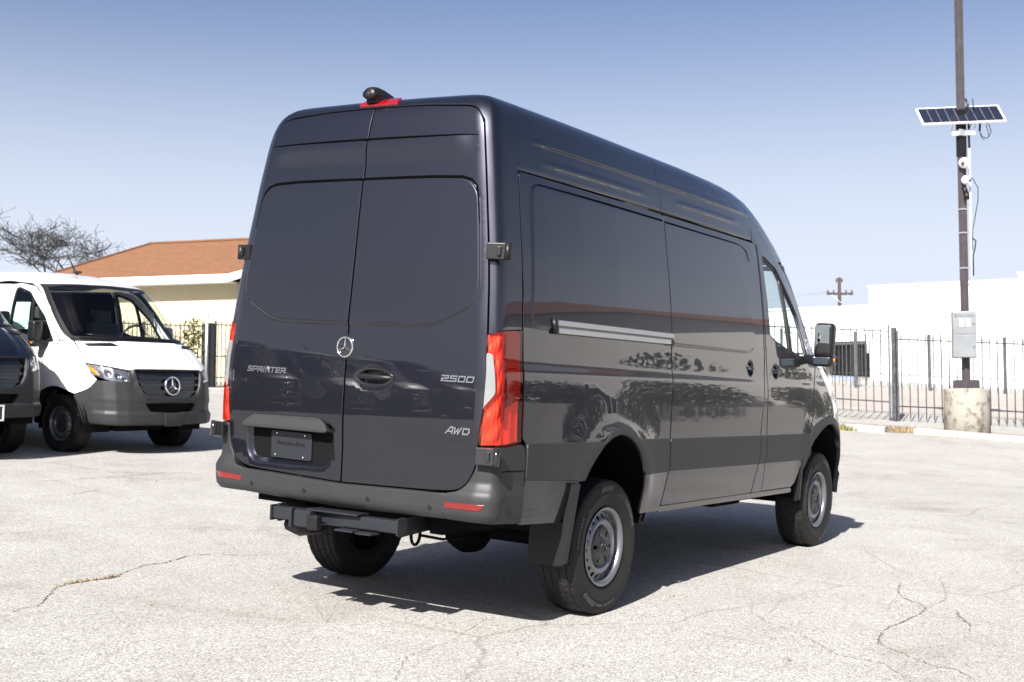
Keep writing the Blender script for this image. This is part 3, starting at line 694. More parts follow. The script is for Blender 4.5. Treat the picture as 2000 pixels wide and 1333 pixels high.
    div = [X([(4.10, 2.10 + zt), (4.20, 1.63 + zt * .2)]), ]
    g1 = Xc(rc([(3.72, 2.25 + zt), (3.76, 2.262 + zt), (4.01, 2.195 + zt), (4.085, 2.13 + zt), (4.165, 1.66 + zt * .2), (4.14, 1.655 + zt * .2), (3.83, 1.712 + zt * .3), (3.745, 1.762)], .025))
    g2 = Xc(rc([(4.14, 2.095 + zt), (4.40, 1.89 + zt), (4.535, 1.715 + zt * .6), (4.60, 1.60 + zt * .3), (4.40, 1.622 + zt * .2), (4.225, 1.650 + zt * .2)], .02))
    panel(V, hole, 'window_seal', blk, fdo, 'P', off=-.010, holes=[g1, g2], inset=-.004, grid=.05, thick=.02)
    panel(V, insetp(g1, -.004), 'window', MT['glass'], fdo, 'P', off=-.016, inset=0, grid=.06, thick=.004, bev=.0005)
    panel(V, insetp(g2, -.004), 'quarter_window', MT['glass'], fdo, 'P', off=-.016, inset=0, grid=.06, thick=.004, bev=.0005)
    if awd: panel(V, X([(3.641, 1.020), (3.642, .815), (4.44, .815), (4.50, .91), (4.533, 1.020)]), 'door_trim', trimm, fdo, 'P', off=.009, grid=.05, thick=.02, bev=.004)
    for d, (hxx, hzz) in ((panel_d, (hx, hz)), (fdo, (h2x, h2z))):     # pull handles
        for k, sg in ((0, -1), (1, 1)):
            y = float(B.raw(*[np.array([q[0]]) for q in B.side(np.array([hxx]), np.array([hzz]))])[0, 1]); mb = MB(xf)
            mb.bar((hxx - .062, sg * (y - .002), hzz + .004), (hxx + .040, sg * (y + .004), hzz - .002), .020, .028, (0, 0, 1), .006); mb.obj('handle', pm if pk != 'white' else blk, d[k])
    sill = X([(1.945, .604), (4.27, .604), (4.30, .59), (4.30, .562), (1.945, .562)])
    panel(V, sill, 'sill', pm, root, 'P', off=-.004, grid=.06, thick=.03)
    # fender
    fe = X([(4.545, 1.027), (4.648, 1.15), (4.675, 1.25), (4.678, 1.378), (4.758, 1.52), (4.79, 1.575)]) + [(6.375, 1.18), (6.315, .905), (6.364, .761), (6.441, .695)] + ([(6.30, .60)] if high else [(6.40, .652), (6.35, .606), (6.29, .572), (6.22, .545), (6.14, .520), (6.075, .500)]) + X([p for p in af[::-1] if p[1] > (.96 if high else .91) and p[0] < (9 if high else 5.15)]) + (X([(4.51, .86)]) if high else [])
    fen = panel(V, fe, 'fender', pm, root, 'P', grid=.045)
    if awd:
        out_ = X([(4.42, .815), (4.50, .93), (4.56, 1.01), (4.66, 1.075), (4.80, 1.125), (4.93, 1.152), (5.03, 1.16), (5.13, 1.155), (5.23, 1.133), (5.33, 1.10), (5.42, 1.055), (5.50, .99), (5.57, .90), (5.62, .80), (5.64, .70)])
        panel(V, out_ + X(af[::-1][:-1]), 'wheel_arch_trim', trimm, fen, 'P', off=.010, grid=.05, thick=.03, bev=.005)
    # hood, windscreen, pillars
    hd = symF([(A - .001, 1.185), (6.9, 1.185), (6.40, 1.175), (6.33, .905), (6.585, .882), (6.873, .832), (6.98, .836), (A - .001, .842)])
    def hoodrib(a, q):
        u = np.abs(np.where(a > A, 2 * A - a, a) - A); return .014 * (1 - sstep(u, .48 - .1 * (q - .85), .62 - .1 * (q - .85))) * sstep(q, .85, .98)
    panel(V, hd, 'hood', pm, root, 'C', grid=.05, disp=hoodrib)
    panel(V, symF([(A - .001, 1.235), (6.9, 1.225), (6.38, 1.215), (6.385, 1.178), (6.9, 1.19), (A - .001, 1.19)]), 'cowl', blk, root, 'C', off=-.012, grid=.05)
    wsg = symF([(A - .001, 1.950), (6.9, 1.940), (6.34, 1.905, .05), (6.455, 1.24, .04), (6.9, 1.25), (A - .001, 1.258)])
    wso = symF([(A - .001, 1.972), (6.9, 1.963), (6.235, 1.93, .04), (6.355, 1.215, .03), (6.9, 1.225), (A - .001, 1.233)])
    ws = panel(V, rc(wsg, .002), 'windscreen', MT['wsglass'], root, 'C', off=-.006, inset=-.004, grid=.06, thick=.004, bev=.0005)
    panel(V, rc(wso, .002), 'windscreen_seal', blk, ws, 'C', off=-.003, holes=[rc(wsg, .002)], grid=.06, thick=.02)
    panel(V, [(6.12, 1.950), (6.230, 1.943), (6.350, 1.215), (6.37, 1.185)] + X([(4.79, 1.59 + zt * .5), (4.625, 1.742 + zt), (4.471, 2.01 + zt), (4.25, 2.20 + zt)]), 'windscreen_pillar', pm, root, 'P', grid=.04)
    for k in (-1, 1):
        u = Rr; mb = MB(xf); pts = []
        for t in np.linspace(0, 1, 9):
            a_ = A + (-.55 + .75 * t if k < 0 else .08 + .75 * t); p_, n_ = B.P(np.array([a_]), np.array([1.225 + .035 * t + .05 * sin(pi * t) * 0]), .012); pts.append(p_[0])
        mb.tube(pts, .008, 6); mb.obj('wiper', blk, ws[0])
    q = [(6.50, 1.150), (6.885, 1.168), (6.96, 1.125), (6.53, 1.112)]
    panel(V, rc(q, .012), 'hood_vent', blk, root, 'P', off=.010, grid=.05, thick=.012)
    # front end in grey plastic
    gr = [(A - .56, .833), (A - .515, .63), (A - .445, .515), (A - .34, .482), (A, .474)]
    grp = rc(symF([(p[0], p[1], .04) if p[0] < A else p for p in gr][:-1] + [(A - .001, .474)]), .03)
    lgp = rc(symF([(A - .001, .412), (A - .43, .408, .03), (A - .355, .296, .03), (A - .001, .282)]), .004)
    bo = [(A - .001, .092), (7.292, .09), (6.747, .112), (6.44, .10), (6.37, .105)] + X([p for p in af if p[1] < (.94 if high else .90) and p[0] > 5.0][::-1]) + ([] if high else [(6.064, .487), (6.14, .509), (6.22, .534), (6.29, .561), (6.35, .595), (6.40, .641)]) + ([(6.238, .534), (6.30, .59)] if high else []) + [(6.445, .686), (6.633, .684), (6.76, .670), (6.861, .678), (6.874, .825), (6.90, .832), (A - .5, .838), (A - .001, .842)]
    def bump(a, q): 
        u = np.where(a > A, 2 * A - a, a); lat = sstep(u, 6.25, 6.5)
        return lat * (.026 * sstep(q, .10, .14) * (1 - sstep(q, .265, .29)) - .012 * sstep(q, .29, .31) * (1 - sstep(q, .40, .43))) - .05 * (1 - sstep(q, .08, .13)) + .02 * (1 - sstep(np.abs(sdist(np.clip(a, 0, 2 * A), q, grp)), .01, .05)) * sstep(u, 6.6, 6.8)
    fb = panel(V, symF(bo), 'front_bumper', trimm, root, 'C', off=.006, grid=.035, thick=.06, disp=bump, holes=[grp, lgp])[0]
    gl = panel(V, grp, 'grille', MT['gloss'], root, 'C', off=-.03, inset=-.01, grid=.05, thick=.01)[0]
    for s0 in (.56, .65, .74):
        wv_ = np.interp(s0, [.48, .63, .83], [.40, .50, .545]); bar_ = [(A - wv_ + .03, s0 - .018), (A + wv_ - .03, s0 - .018), (A + wv_ - .03, s0 + .018), (A - wv_ + .03, s0 + .018)]
        panel(V, rc(bar_, .015), 'grille_bar', MT['gloss'], gl, 'C', off=.0, grid=.06, thick=.03, bev=.006)
        ed_ = [(A - wv_ + .05, s0 + .004), (A + wv_ - .05, s0 + .004), (A + wv_ - .05, s0 + .013), (A - wv_ + .05, s0 + .013)]
        panel(V, ed_, 'grille_strip', MT['satin'], gl, 'C', off=.003, grid=.06, thick=.006, bev=.002)
    panel(V, lgp, 'lower_grille', MT['dark'], fb, 'C', off=-.05, inset=-.01, grid=.08, thick=.01)
    p_, n_ = B.P(np.array([A]), np.array([.635]), .0); mb = star_mesh(.118, depth=.022)
    so_ = p_[0] + n_[0] * .004; nn = n_[0]; uu = np.array([-nn[2], 0, nn[0]])
    mb.v = [tuple(so_ + nn * q[0] + np.array([0, 1, 0]) * q[1] + uu * q[2]) for q in mb.v]; mb.xf = xf; st = mb.obj('star_emblem', MT['chrome'], gl)
    mb = MB(xf); mb.lathe([(0, -.02), (.13, -.02), (.13, .0), (0, .002)], 40, 'X'); mb.v = [tuple(so_ + nn * q[0] + np.array([0, 1, 0]) * q[1] + uu * q[2]) for q in mb.v]; mb.obj('emblem_disc', MT['gloss'], gl)
    pltz = [(A - .15, .112), (A + .15, .112), (A + .15, .272), (A - .15, .272)]
    V.front_plate = panel(V, rc(pltz, .01), 'plate_mount', trimm, fb, 'C', off=.040, grid=.06, thick=.02)[0]
    fo = [(A - .69, .305), (A - .39, .292), (A - .455, .415), (A - .57, .402)]
    panel(V, rc(fo, .03), 'fog_surround', trimm, fb, 'P', off=-.010, grid=.04, thick=.01)
    hl = rc([(6.316, .898), (6.585, .872, .05), (6.868, .820), (6.857, .690), (6.76, .682, .03), (6.633, .695), (6.459, .735), (6.364, .765)], .015)
    hlo = panel(V, hl, 'headlight', MT['clear'], root, 'P', off=.004, grid=.04, thick=.006)
    def bowls(a, q):
        d = np.zeros(np.shape(a))
        for (ca, cs, r) in ((6.60, .79, .055), (6.73, .76, .052), (6.81, .72, .04)): d = d - .05 * (1 - sstep(np.hypot(a - ca, (q - cs)), r * .2, r))
        return d
    panel(V, hl, 'headlight_bowl', MT['headinner'], hlo, 'P', off=-.03, inset=-.004, grid=.015, thick=.01, disp=bowls)
    panel(V, rc([(6.335, .875), (6.40, .84), (6.47, .745), (6.41, .775), (6.365, .80)], .01), 'turn_signal', MT['amber'], hlo, 'P', off=-.018, inset=0, grid=.03, thick=.01)
    # --- mirrors
    for k, sg in ((0, -1), (1, 1)):
        zc = 1.735 if high else 1.66; xc = 4.50
        mb = MB(xf); mb.box((xc, sg * 1.098, zc + .03), (.14, .152, .27), Euler((0, 0, sg * -.12)), .045); mb.box((xc + .01, sg * 1.085, zc - .135), (.12, .17, .085), None, .03)
        mb.bar((xc + .06, sg * .93, zc - .12), (xc + .02, sg * 1.06, zc - .13), .07, .10, (1, 0, 0), .02)
        hs = mb.obj('mirror', blk, fdo[k])
        mb = MB(xf); mb.box((xc - .071, sg * 1.096, zc + .035), (.008, .112, .215), Euler((0, -.14, sg * -.12)), .003); mb.obj('mirror_glass', MT['mirror'], fdo[k])
        mb = MB(xf); mb.box((xc - .053, sg * 1.085, zc - .135), (.008, .11, .055), None, .003); mb.obj('wide_mirror_glass', MT['mirror'], fdo[k])
        mb = MB(xf); mb.box((xc + .03, sg * 1.168, zc - .125), (.07, .035, .065), None, .014); mb.obj('mirror_turn_signal', MT['clear'], fdo[k])
        mb = MB(xf); mb.box((xc + .03, sg * 1.163, zc - .125), (.03, .028, .03), None, .008); mb.obj('signal_bulb', MT['amber'], fdo[k])
    # --- cab interior
    mb = MB(xf); mb.box((4.86, 0, 1.36), (.50, 1.70, .36), None, .08); mb.box((4.62, 0, 1.20), (.25, .5, .5), None, .05); mb.obj('dashboard', MT['cabdark'], root)
    mb = MB(xf); mb.box((3.66, 0, 1.55), (.03, 1.64, 1.36)); mb.obj('bulkhead', MT['dark'], root)
    mb = MB(xf); mb.box((4.25, 0, .78), (1.3, 1.76, .06)); mb.box((4.3, .93, 1.15), (.95, .02, .8)); mb.box((4.3, -.93, 1.15), (.95, .02, .8)); mb.obj('cab_floor', MT['cabdark'], root)
    for sg in (-1, 1):
        mb = MB(xf); mb.box((4.15, sg * .48, 1.16), (.52, .50, .16), None, .05); mb.box((3.90, sg * .48, 1.52), (.14, .48, .66), Euler((0, -.18, 0)), .05); mb.box((3.82, sg * .48, 1.93), (.11, .28, .20), Euler((0, -.1, 0)), .04); mb.box((4.12, sg * .48, .95), (.42, .42, .26)); mb.obj('seat', MT['seat'], root)
    mb = MB(xf); ring_ = [(4.50 + .19 * sin(t) * .45, .48 + .19 * cos(t), 1.66 + .19 * sin(t) * .89) for t in np.linspace(0, 2 * pi, 28)]; mb.tube(ring_, .017, 8); mb.bar((4.50, .48, 1.66), (4.70, .48, 1.52), .06); mb.box((4.50, .48, 1.64), (.05, .34, .06), Euler((0, .5, 0)), .01); mb.obj('steering_wheel', blk, root)
    # --- underbody
    fz = .60
    mb = MB(xf); mb.box((2.9, 0, fz), (5.3, 1.55, .08)); mb.obj('floor_pan', MT['dark'], root)
    mb = MB(xf)
    for sg in (-1, 1): mb.bar((.25, sg * .50, fz - .03), (5.5, sg * .42, fz - .03), .08, .12)
    mb.box((4.05, -.30, fz - .09), (.55, .5, .16), None, .05); mb.box((3.7, .35, fz - .10), (.5, .3, .16), None, .05); mb.box((4.9, 0, fz - .06), (.9, .8, .26), None, .06)
    mb.tube([(1.4, .1, .43), (2.6, .1, .50), (4.2, .1, .52)], .04, 10); mb.tube([(.45, .45, .50), (1.2, .42, .56), (2.2, .4, .54)], .035, 10); mb.obj('chassis', MT['dark'], root)
    zw_ = .384
    mb = MB()
    mb.tube([(1.262, -.80, zw_), (1.262, -.2, zw_ + .01), (1.262, .2, zw_ + .01), (1.262, .80, zw_)], [.045, .05, .05, .045], 12); mb.lathe([(.0, -.15), (.09, -.14), (.135, -.05), (.14, .03), (.10, .12), (.0, .15)], 24, 'X', (1.262, -.03, zw_))
    mb.lathe([(.0, -.17), (.07, -.16), (.10, -.12), (.11, -.10), (.0, -.10)], 20, 'X', (1.262, -.03, zw_))
    for sg in (-1, 1): mb.tube([(1.262, sg * .62, zw_ + .06), (1.32, sg * .60, .75)], .03, 8); mb.bar((.55, sg * .56, .52), (1.262, sg * .56, zw_ + .07), .06, .02); mb.bar((1.262, sg * .56, zw_ + .07), (2.0, sg * .56, .50), .06, .02)
    mb.obj('axle', MT['dark'], root); mb = MB(); mb.tube([(4.927, -.80, zw_), (4.927, .80, zw_)], .05, 10); mb.obj('axle', MT['dark'], root)
    for xa, xr in ((1.262, .50), (4.95, .50)):
        for sg in (-1, 1):                                              # wheel housings
            mb = MB(xf); hz_ = .62 if high else .53; n = 14; vs = []; fs = []
            for i in range(n + 1):
                t = -.25 + (pi + .5) * i / n
                for y in (.965, .58): vs.append((xa + (.02 if xa < 2 else 0) + (xr - .02) * cos(t), sg * y, hz_ + (xr - .04) * sin(t)))
            for i in range(n): fs.append((2 * i, 2 * i + 1, 2 * i + 3, 2 * i + 2))
            fs.append(tuple(2 * i + 1 for i in range(n + 1))); mb.add(vs, fs); mb.obj('wheel_housing', MT['dark'], root)
    spins = (.3, 1.1, 2.0, .7)
    for i, (x, rt) in enumerate(((1.262, True), (1.262, False), (4.927, True), (4.927, False))): add_wheel(V, x, rt, spin=spins[i])
    V.side_p = side_p; V.X = X; V.Rr = Rr; V.zs = zs; V.door = door; V.fdo = fdo; V.sC = sC
    return V
def rear_end(V, pk):
    """doors, lamps, bumper and fittings of the tail"""
    B = V.B; root = V.root; pm = MT[pk]; xf = V.xf; Rr = V.Rr; zs = V.zs; blk = MT['black']; door = rc(V.door, .012); trimm = MT['plastic']
    wr = rc([(-.3, zs(2.366)), (.55, zs(2.366)), (.775, zs(2.355), .07), (.845, zs(2.285), .06), (.845, 1.395), (.815, 1.31), (.76, 1.275), (.58, 1.199), (.493, 1.186), (-.3, 1.181)], .05)
    def crease(a, q): return .012 * (1 - sstep(q, zs(2.574), zs(2.590))) * sstep(q, zs(2.44), zs(2.565)) * (1 - sstep(a, .66, .86))
    def low(a, q): return -.010 * sstep(q, .56, .60) * (1 - sstep(q, .60, .72)) * 0
    ex = [insetp(wr, d) for d in (-.012, -.008, -.004, 0, .004, .008, .012)] + [[(a, zs(z)) for a in np.linspace(.02, .84, 40)] for z in (2.50, 2.545, 2.574, 2.579, 2.585, 2.592)]
    def pocket(ca, cs, ra, rs, dep):
        return lambda a, q: -dep * (1 - sstep(np.sqrt(((a - ca) / ra) ** 2 + ((q - cs) / rs) ** 2), .5, 1.02))
    hs = float(B.s_of_z(1.312)); ha = .196
    exh = [[(ha + .135 * k * cos(t), hs + .050 * k * sin(t)) for t in np.linspace(0, 2 * pi, 28)[:-1]] for k in (.2, .4, .6, .8, .95, 1.05)]
    dr = panel(V, door, 'rear_door', pm, root, 'R', grid=.042, disp=addf(recess(wr, -.009, .020), crease, pocket(ha, hs, .138, .052, .030)), extra=ex + exh, label='right rear door with the black pull handle')[0]
    s = lambda z: float(B.s_of_z(z))
    pr = rc([(.075, s(1.03)), (.70, s(1.03)), (.700, s(.86), .10), (.655, s(.808), .06), (.12, s(.818), .06), (.075, s(.88), .06)], .03)
    exp_ = [insetp(pr, d) for d in (-.02, -.01, 0, .01, .02)]
    dl = panel(V, door, 'rear_door', pm, root, 'L', grid=.042, disp=addf(recess(wr, -.009, .020), crease, recess(pr, .034, .045)), extra=ex + exp_, label='left rear door with the number plate recess')[0]
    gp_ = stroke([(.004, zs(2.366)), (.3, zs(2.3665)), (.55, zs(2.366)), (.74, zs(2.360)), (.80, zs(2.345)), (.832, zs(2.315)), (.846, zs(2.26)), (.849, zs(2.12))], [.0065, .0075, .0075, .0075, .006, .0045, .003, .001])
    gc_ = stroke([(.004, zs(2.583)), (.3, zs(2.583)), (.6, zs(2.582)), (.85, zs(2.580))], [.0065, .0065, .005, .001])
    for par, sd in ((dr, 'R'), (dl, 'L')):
        for g_ in (gp_, gc_): panel(V, g_, 'door_step_shade', MT['stepshade'], par, sd, off=.0032, grid=.05, thick=.004, inset=0, bev=.0005, disp=addf(recess(wr, -.009, .020), crease))  # black strips painting the dark reflection of recess top and crease, no real slot
    # plate shelf, plate, text, bolts
    bar_ = rc([(.715, s(1.000)), (.700, s(1.022)), (.655, s(1.060)), (.165, s(1.068)), (.105, s(1.040)), (.082, s(1.005))], .02)
    def tilt(a, q): return .030 * (1 - sstep(q, s(1.0), s(1.075)))
    panel(V, bar_, 'plate_grip', trimm, dl, 'L', off=.012, grid=.02, thick=.055, bev=.006, inset=0, disp=tilt)
    pl = rc([(.236, s(.832)), (.536, s(.832)), (.536, s(.977)), (.236, s(.977))], .012)
    po = panel(V, pl, 'number_plate', MT['satin'], dl, 'L', off=-.018, grid=.05, thick=.008, bev=.002, inset=0)[0]
    def onrear(o_name, v, f, m, parent, ya, za, off, thick=None):
        """lettering laid on the tail: x to the right (-Y), y up"""
        a, q = B.rear(np.abs(ya - v[:, 0]), za + v[:, 1]); a = a * np.sign(ya - v[:, 0]); P_, N_ = B.P(a, q); P_ = P_ + N_ * (off + v[:, 2])[:, None]
        me = bpy.data.meshes.new(o_name); me.from_pydata([tuple(p) for p in xf(P_)], [], f); me.materials.append(m); me.update(); return link(o_name, me, parent)
    for body, w_, h_, yl, zb, par, sx in (('SPRINTER', .298, .030, .719, 1.300, dl, 1), ('2500', .198, .031, -.625, 1.316, dr, 1), ('AWD', .146, .033, -.668, 1.056, dr, 1)):
        v, f = block_text(body, w_, h_ * .95, .0068, .0025)
        onrear('badge', v, f, MT['badge'], par, yl, zb, .0035)
    v, f = text_mesh('Mercedes-Benz', .034, .0006, 0, 1.0, 2); v[:, 0] -= v[:, 0].mean(); onrear('plate_lettering', v, f, MT['black'], po, .386, .905, -.0165)
    b = MB(xf)
    for (yy, zz) in ((.49, .966), (.28, .966), (.50, .846), (.29, .846)):
        a, q = B.rear(np.array([yy]), np.array([zz])); P_, N_ = B.P(a, q, -.016); b.lathe([(0, .0), (.007, .0), (.006, -.004), (0, -.005)], 10, 'X', tuple(P_[0]))
    b.obj('plate_bolt', MT['chrome'], po)
    # handle
    el = [(ha + .128 * cos(t), hs + .046 * sin(t)) for t in np.linspace(0, 2 * pi, 40)[:-1]]
    hb = panel(V, el, 'door_handle', MT['gloss'], dr, 'R', off=.004, grid=.014, thick=.02, bev=.003, inset=0, disp=pocket(ha, hs, .122, .042, .034))[0]
    P_ = B.raw(np.array([ha]), np.array([hs]))[0]; mb = MB(xf); mb.tube([(P_[0] + .012, -(ha + d), 1.312 + .002 * (1 - (d / .12) ** 2)) for d in (-.122, -.115)] + [(P_[0] - .010 + .022 * abs(d / .12) ** 3, -(ha + d), 1.312) for d in (-.10, -.06, 0, .06, .10)] + [(P_[0] + .012, -(ha + d), 1.312) for d in (.115, .122)], [.006, .012, .015, .016, .016, .015, .013, .010, .005], 12); mb.obj('handle_grip', blk, dr)
    # star emblem on the split
    P_ = B.raw(np.array([0.]), np.array([float(B.s_of_z(1.462))]))[0]; mb = MB(xf); mb.lathe([(0, -.006), (.057, -.006), (.065, 0), (.067, .012), (.0, .012)], 48, 'X', (P_[0] - .002, .006, 1.462)); em = mb.obj('emblem_base', MT['gloss'], dr)
    mb = star_mesh(.052, depth=.007); mb.v = [(P_[0] - .008 - q[0], .006 - q[1], 1.462 + q[2]) for q in mb.v]; mb.xf = xf; mb.obj('star_emblem', MT['chrome'], dr)
    # tail lamps
    lamp = rc([(.899, 1.155), (.968, 1.178), (1.143, 1.192), (1.149, .622), (1.02, .606), (.866, .600), (.872, .70), (.888, .9)], .008)
    wl = rc([(.893, 1.063), (.930, 1.063, .02), (.941, .862, .02), (.880, .785), (.884, .9)], .004)
    tl = panel(V, lamp, 'tail_lamp', MT['redlens'], root, 'P', off=.006, grid=.04, thick=.02, holes=[])
    def facets(a, q):
        g = q * 9 - a * 7; st_ = np.abs((g % 1.0) - .5); return -.002 + (.006 * np.sin(6.283 * g) + .0025 * np.sin(a * 170)) * (1 - sstep(a, .97, 1.0)) + .003 * np.sin(q * 45 + 3 * np.sin(a * 30)) * sstep(a, 1.0, 1.03) * (1 - sstep(a, .96, .99)) + .003 * np.sin(a * 60) * sstep(a, 1.0, 1.03)
    panel(V, lamp, 'lamp_reflector', MT['lampinner'], tl, 'P', off=-.015, grid=.010, thick=.008, disp=facets, inset=.005)
    panel(V, rc([(.992, 1.165), (1.012, 1.168), (1.012, .75), (.995, .72), (.988, .8)], .004), 'lamp_divider', MT['lampred'], tl, 'P', off=-.003, grid=.03, thick=.012)
    panel(V, rc([(1.02, 1.17), (1.138, 1.18), (1.141, .84), (1.02, .79)], .01), 'lamp_inner_panel', MT['lampred'], tl, 'P', off=-.006, grid=.03, thick=.008)
    panel(V, wl, 'reverse_lamp', MT['lampwhite'], tl, 'P', off=.008, grid=.03, thick=.01, bev=.0015)
    # brake lamp and camera
    bl = rc([(-.185, zs(2.776)), (.165, zs(2.776)), (.150, zs(2.818)), (-.175, zs(2.818))], .012)
    panel(V, bl, 'high_brake_lamp', MT['brake'], root, 'C', off=.012, grid=.04, thick=.03)
    if V.B.high:
        mb = MB(xf); vs = []; fs = []; n = 12
        for (x, w_, h_, zc) in ((.118, .044, .026, 2.838), (.13, .050, .034, 2.842), (.17, .050, .040, 2.846), (.23, .044, .036, 2.847), (.31, .034, .026, 2.842), (.38, .016, .012, 2.836)):
            vs += [(x + .0, .03 + w_ * cos(2 * pi * k / n) * (1 if sin(2 * pi * k / n) < 0 else .9), zc + h_ * sin(2 * pi * k / n)) for k in range(n)]
        for i in range(5): fs += [(i * n + k, i * n + (k + 1) % n, (i + 1) * n + (k + 1) % n, (i + 1) * n + k) for k in range(n)]
        fs += [tuple(range(n)), tuple(range(5 * n, 6 * n))]; mb.add(vs, fs, True); mb.box((.22, .03, 2.818), (.14, .085, .05), None, .015); cm = mb.obj('rear_camera', blk, root)
        mb = MB(xf); mb.lathe([(0, -.006), (.010, -.006), (.014, .004)], 16, 'X', (.116, .03, 2.836)); mb.obj('camera_lens', MT['gloss'], cm)
    # bumper
    def prof(a, q): return (.038 * (1 - sstep(q, .335, .43)) - .055 * (1 - sstep(q, .17, .265))) * (1 - .7 * sstep(np.abs(a), .93, 1.06))
    bc = [(.700, .222), (.700, .351), (.6, .342), (.0, .326), (-.6, .342), (-.700, .351), (-.700, .222), (0, .205)]
    rb = panel(V, bc, 'rear_bumper', trimm, root, 'C', off=.004, grid=.03, thick=.07, bev=.006, disp=prof, inset=.001)[0]
    cor = [(.704, .222), (.95, .218), (1.185, .206), (1.187, .42), (1.198, .527), (1.180, .60), (1.150, .611), (1.02, .596), (.866, .588), (.853, .480, .04), (.790, .372, .08), (.704, .353)]
    cp = panel(V, rc(cor, .01), 'bumper_corner', trimm, root, 'P', off=.004, grid=.026, thick=.05, bev=.005, disp=prof, inset=.001)
    rf = rc([(.705, .280), (.900, .282, .03), (.925, .318), (.705, .312)], .008)
    panel(V, rf, 'reflector', MT['refl'], cp, 'P', off=.0075, disp=prof, grid=.03, thick=.012, bev=.002)
    panel(V, rc([(.985, .475), (1.192, .475), (1.192, .480), (.985, .480)], .001), 'corner_seam', MT['dark'], cp, 'P', off=.0055, grid=.05, thick=.004, inset=0, bev=.0005)
    b = MB(xf)
    for aa in (-.62, -.222, .222, .62): P_, N_ = B.P(np.array([aa]), np.array([.275]), .004, prof); b.lathe([(.013, .002), (.013, -.002), (.010, -.001), (0, -.0005)], 14, 'X', tuple(P_[0]))
    b.obj('parking_sensor', MT['black'], rb)
    for k, sg in ((0, -1), (1, 1)):
        P_, N_ = B.P(np.array([.993]), np.array([.334]), .004, prof); p = P_[0]; mb = MB(xf); mb.bar((p[0] - N_[0][0] * -.002, sg * p[1], p[2]), (p[0] + N_[0][0] * .004, sg * (p[1] + N_[0][1] * .004), p[2]), .026); mb.obj('parking_sensor', blk, cp[k])
    # hinges
    for k, sg in ((0, -1), (1, 1)):
        for zc, yy, xx, hh in ((1.977, .846 if sg > 0 else .888, .100 if sg > 0 else .086, .084), (.958, .918, .045, .088)):
            mb = MB(xf); R_ = Euler((0, 0, sg * -.30))
            mb.box((xx, sg * yy, zc), (.022, .110, hh), R_, .006); mb.tube([(xx + .012, sg * (yy + .055), zc - hh * .5), (xx + .012, sg * (yy + .055), zc + hh * .5)], .017, 12); mb.box((xx - .012, sg * (yy + .018), zc), (.012, .020, hh * .55), R_, .003)
            h = mb.obj('hinge', MT['gloss'] if zc < 1.5 else MT['black'], root)
            mb = MB(xf)
            for dz2 in (-.018, .018): mb.lathe([(0, -.004), (.009, -.004), (.010, .003)], 12, 'X', (xx - .008, sg * (yy - .028), zc + dz2))
            mb.obj('hinge_bolt', MT['dark'], h)
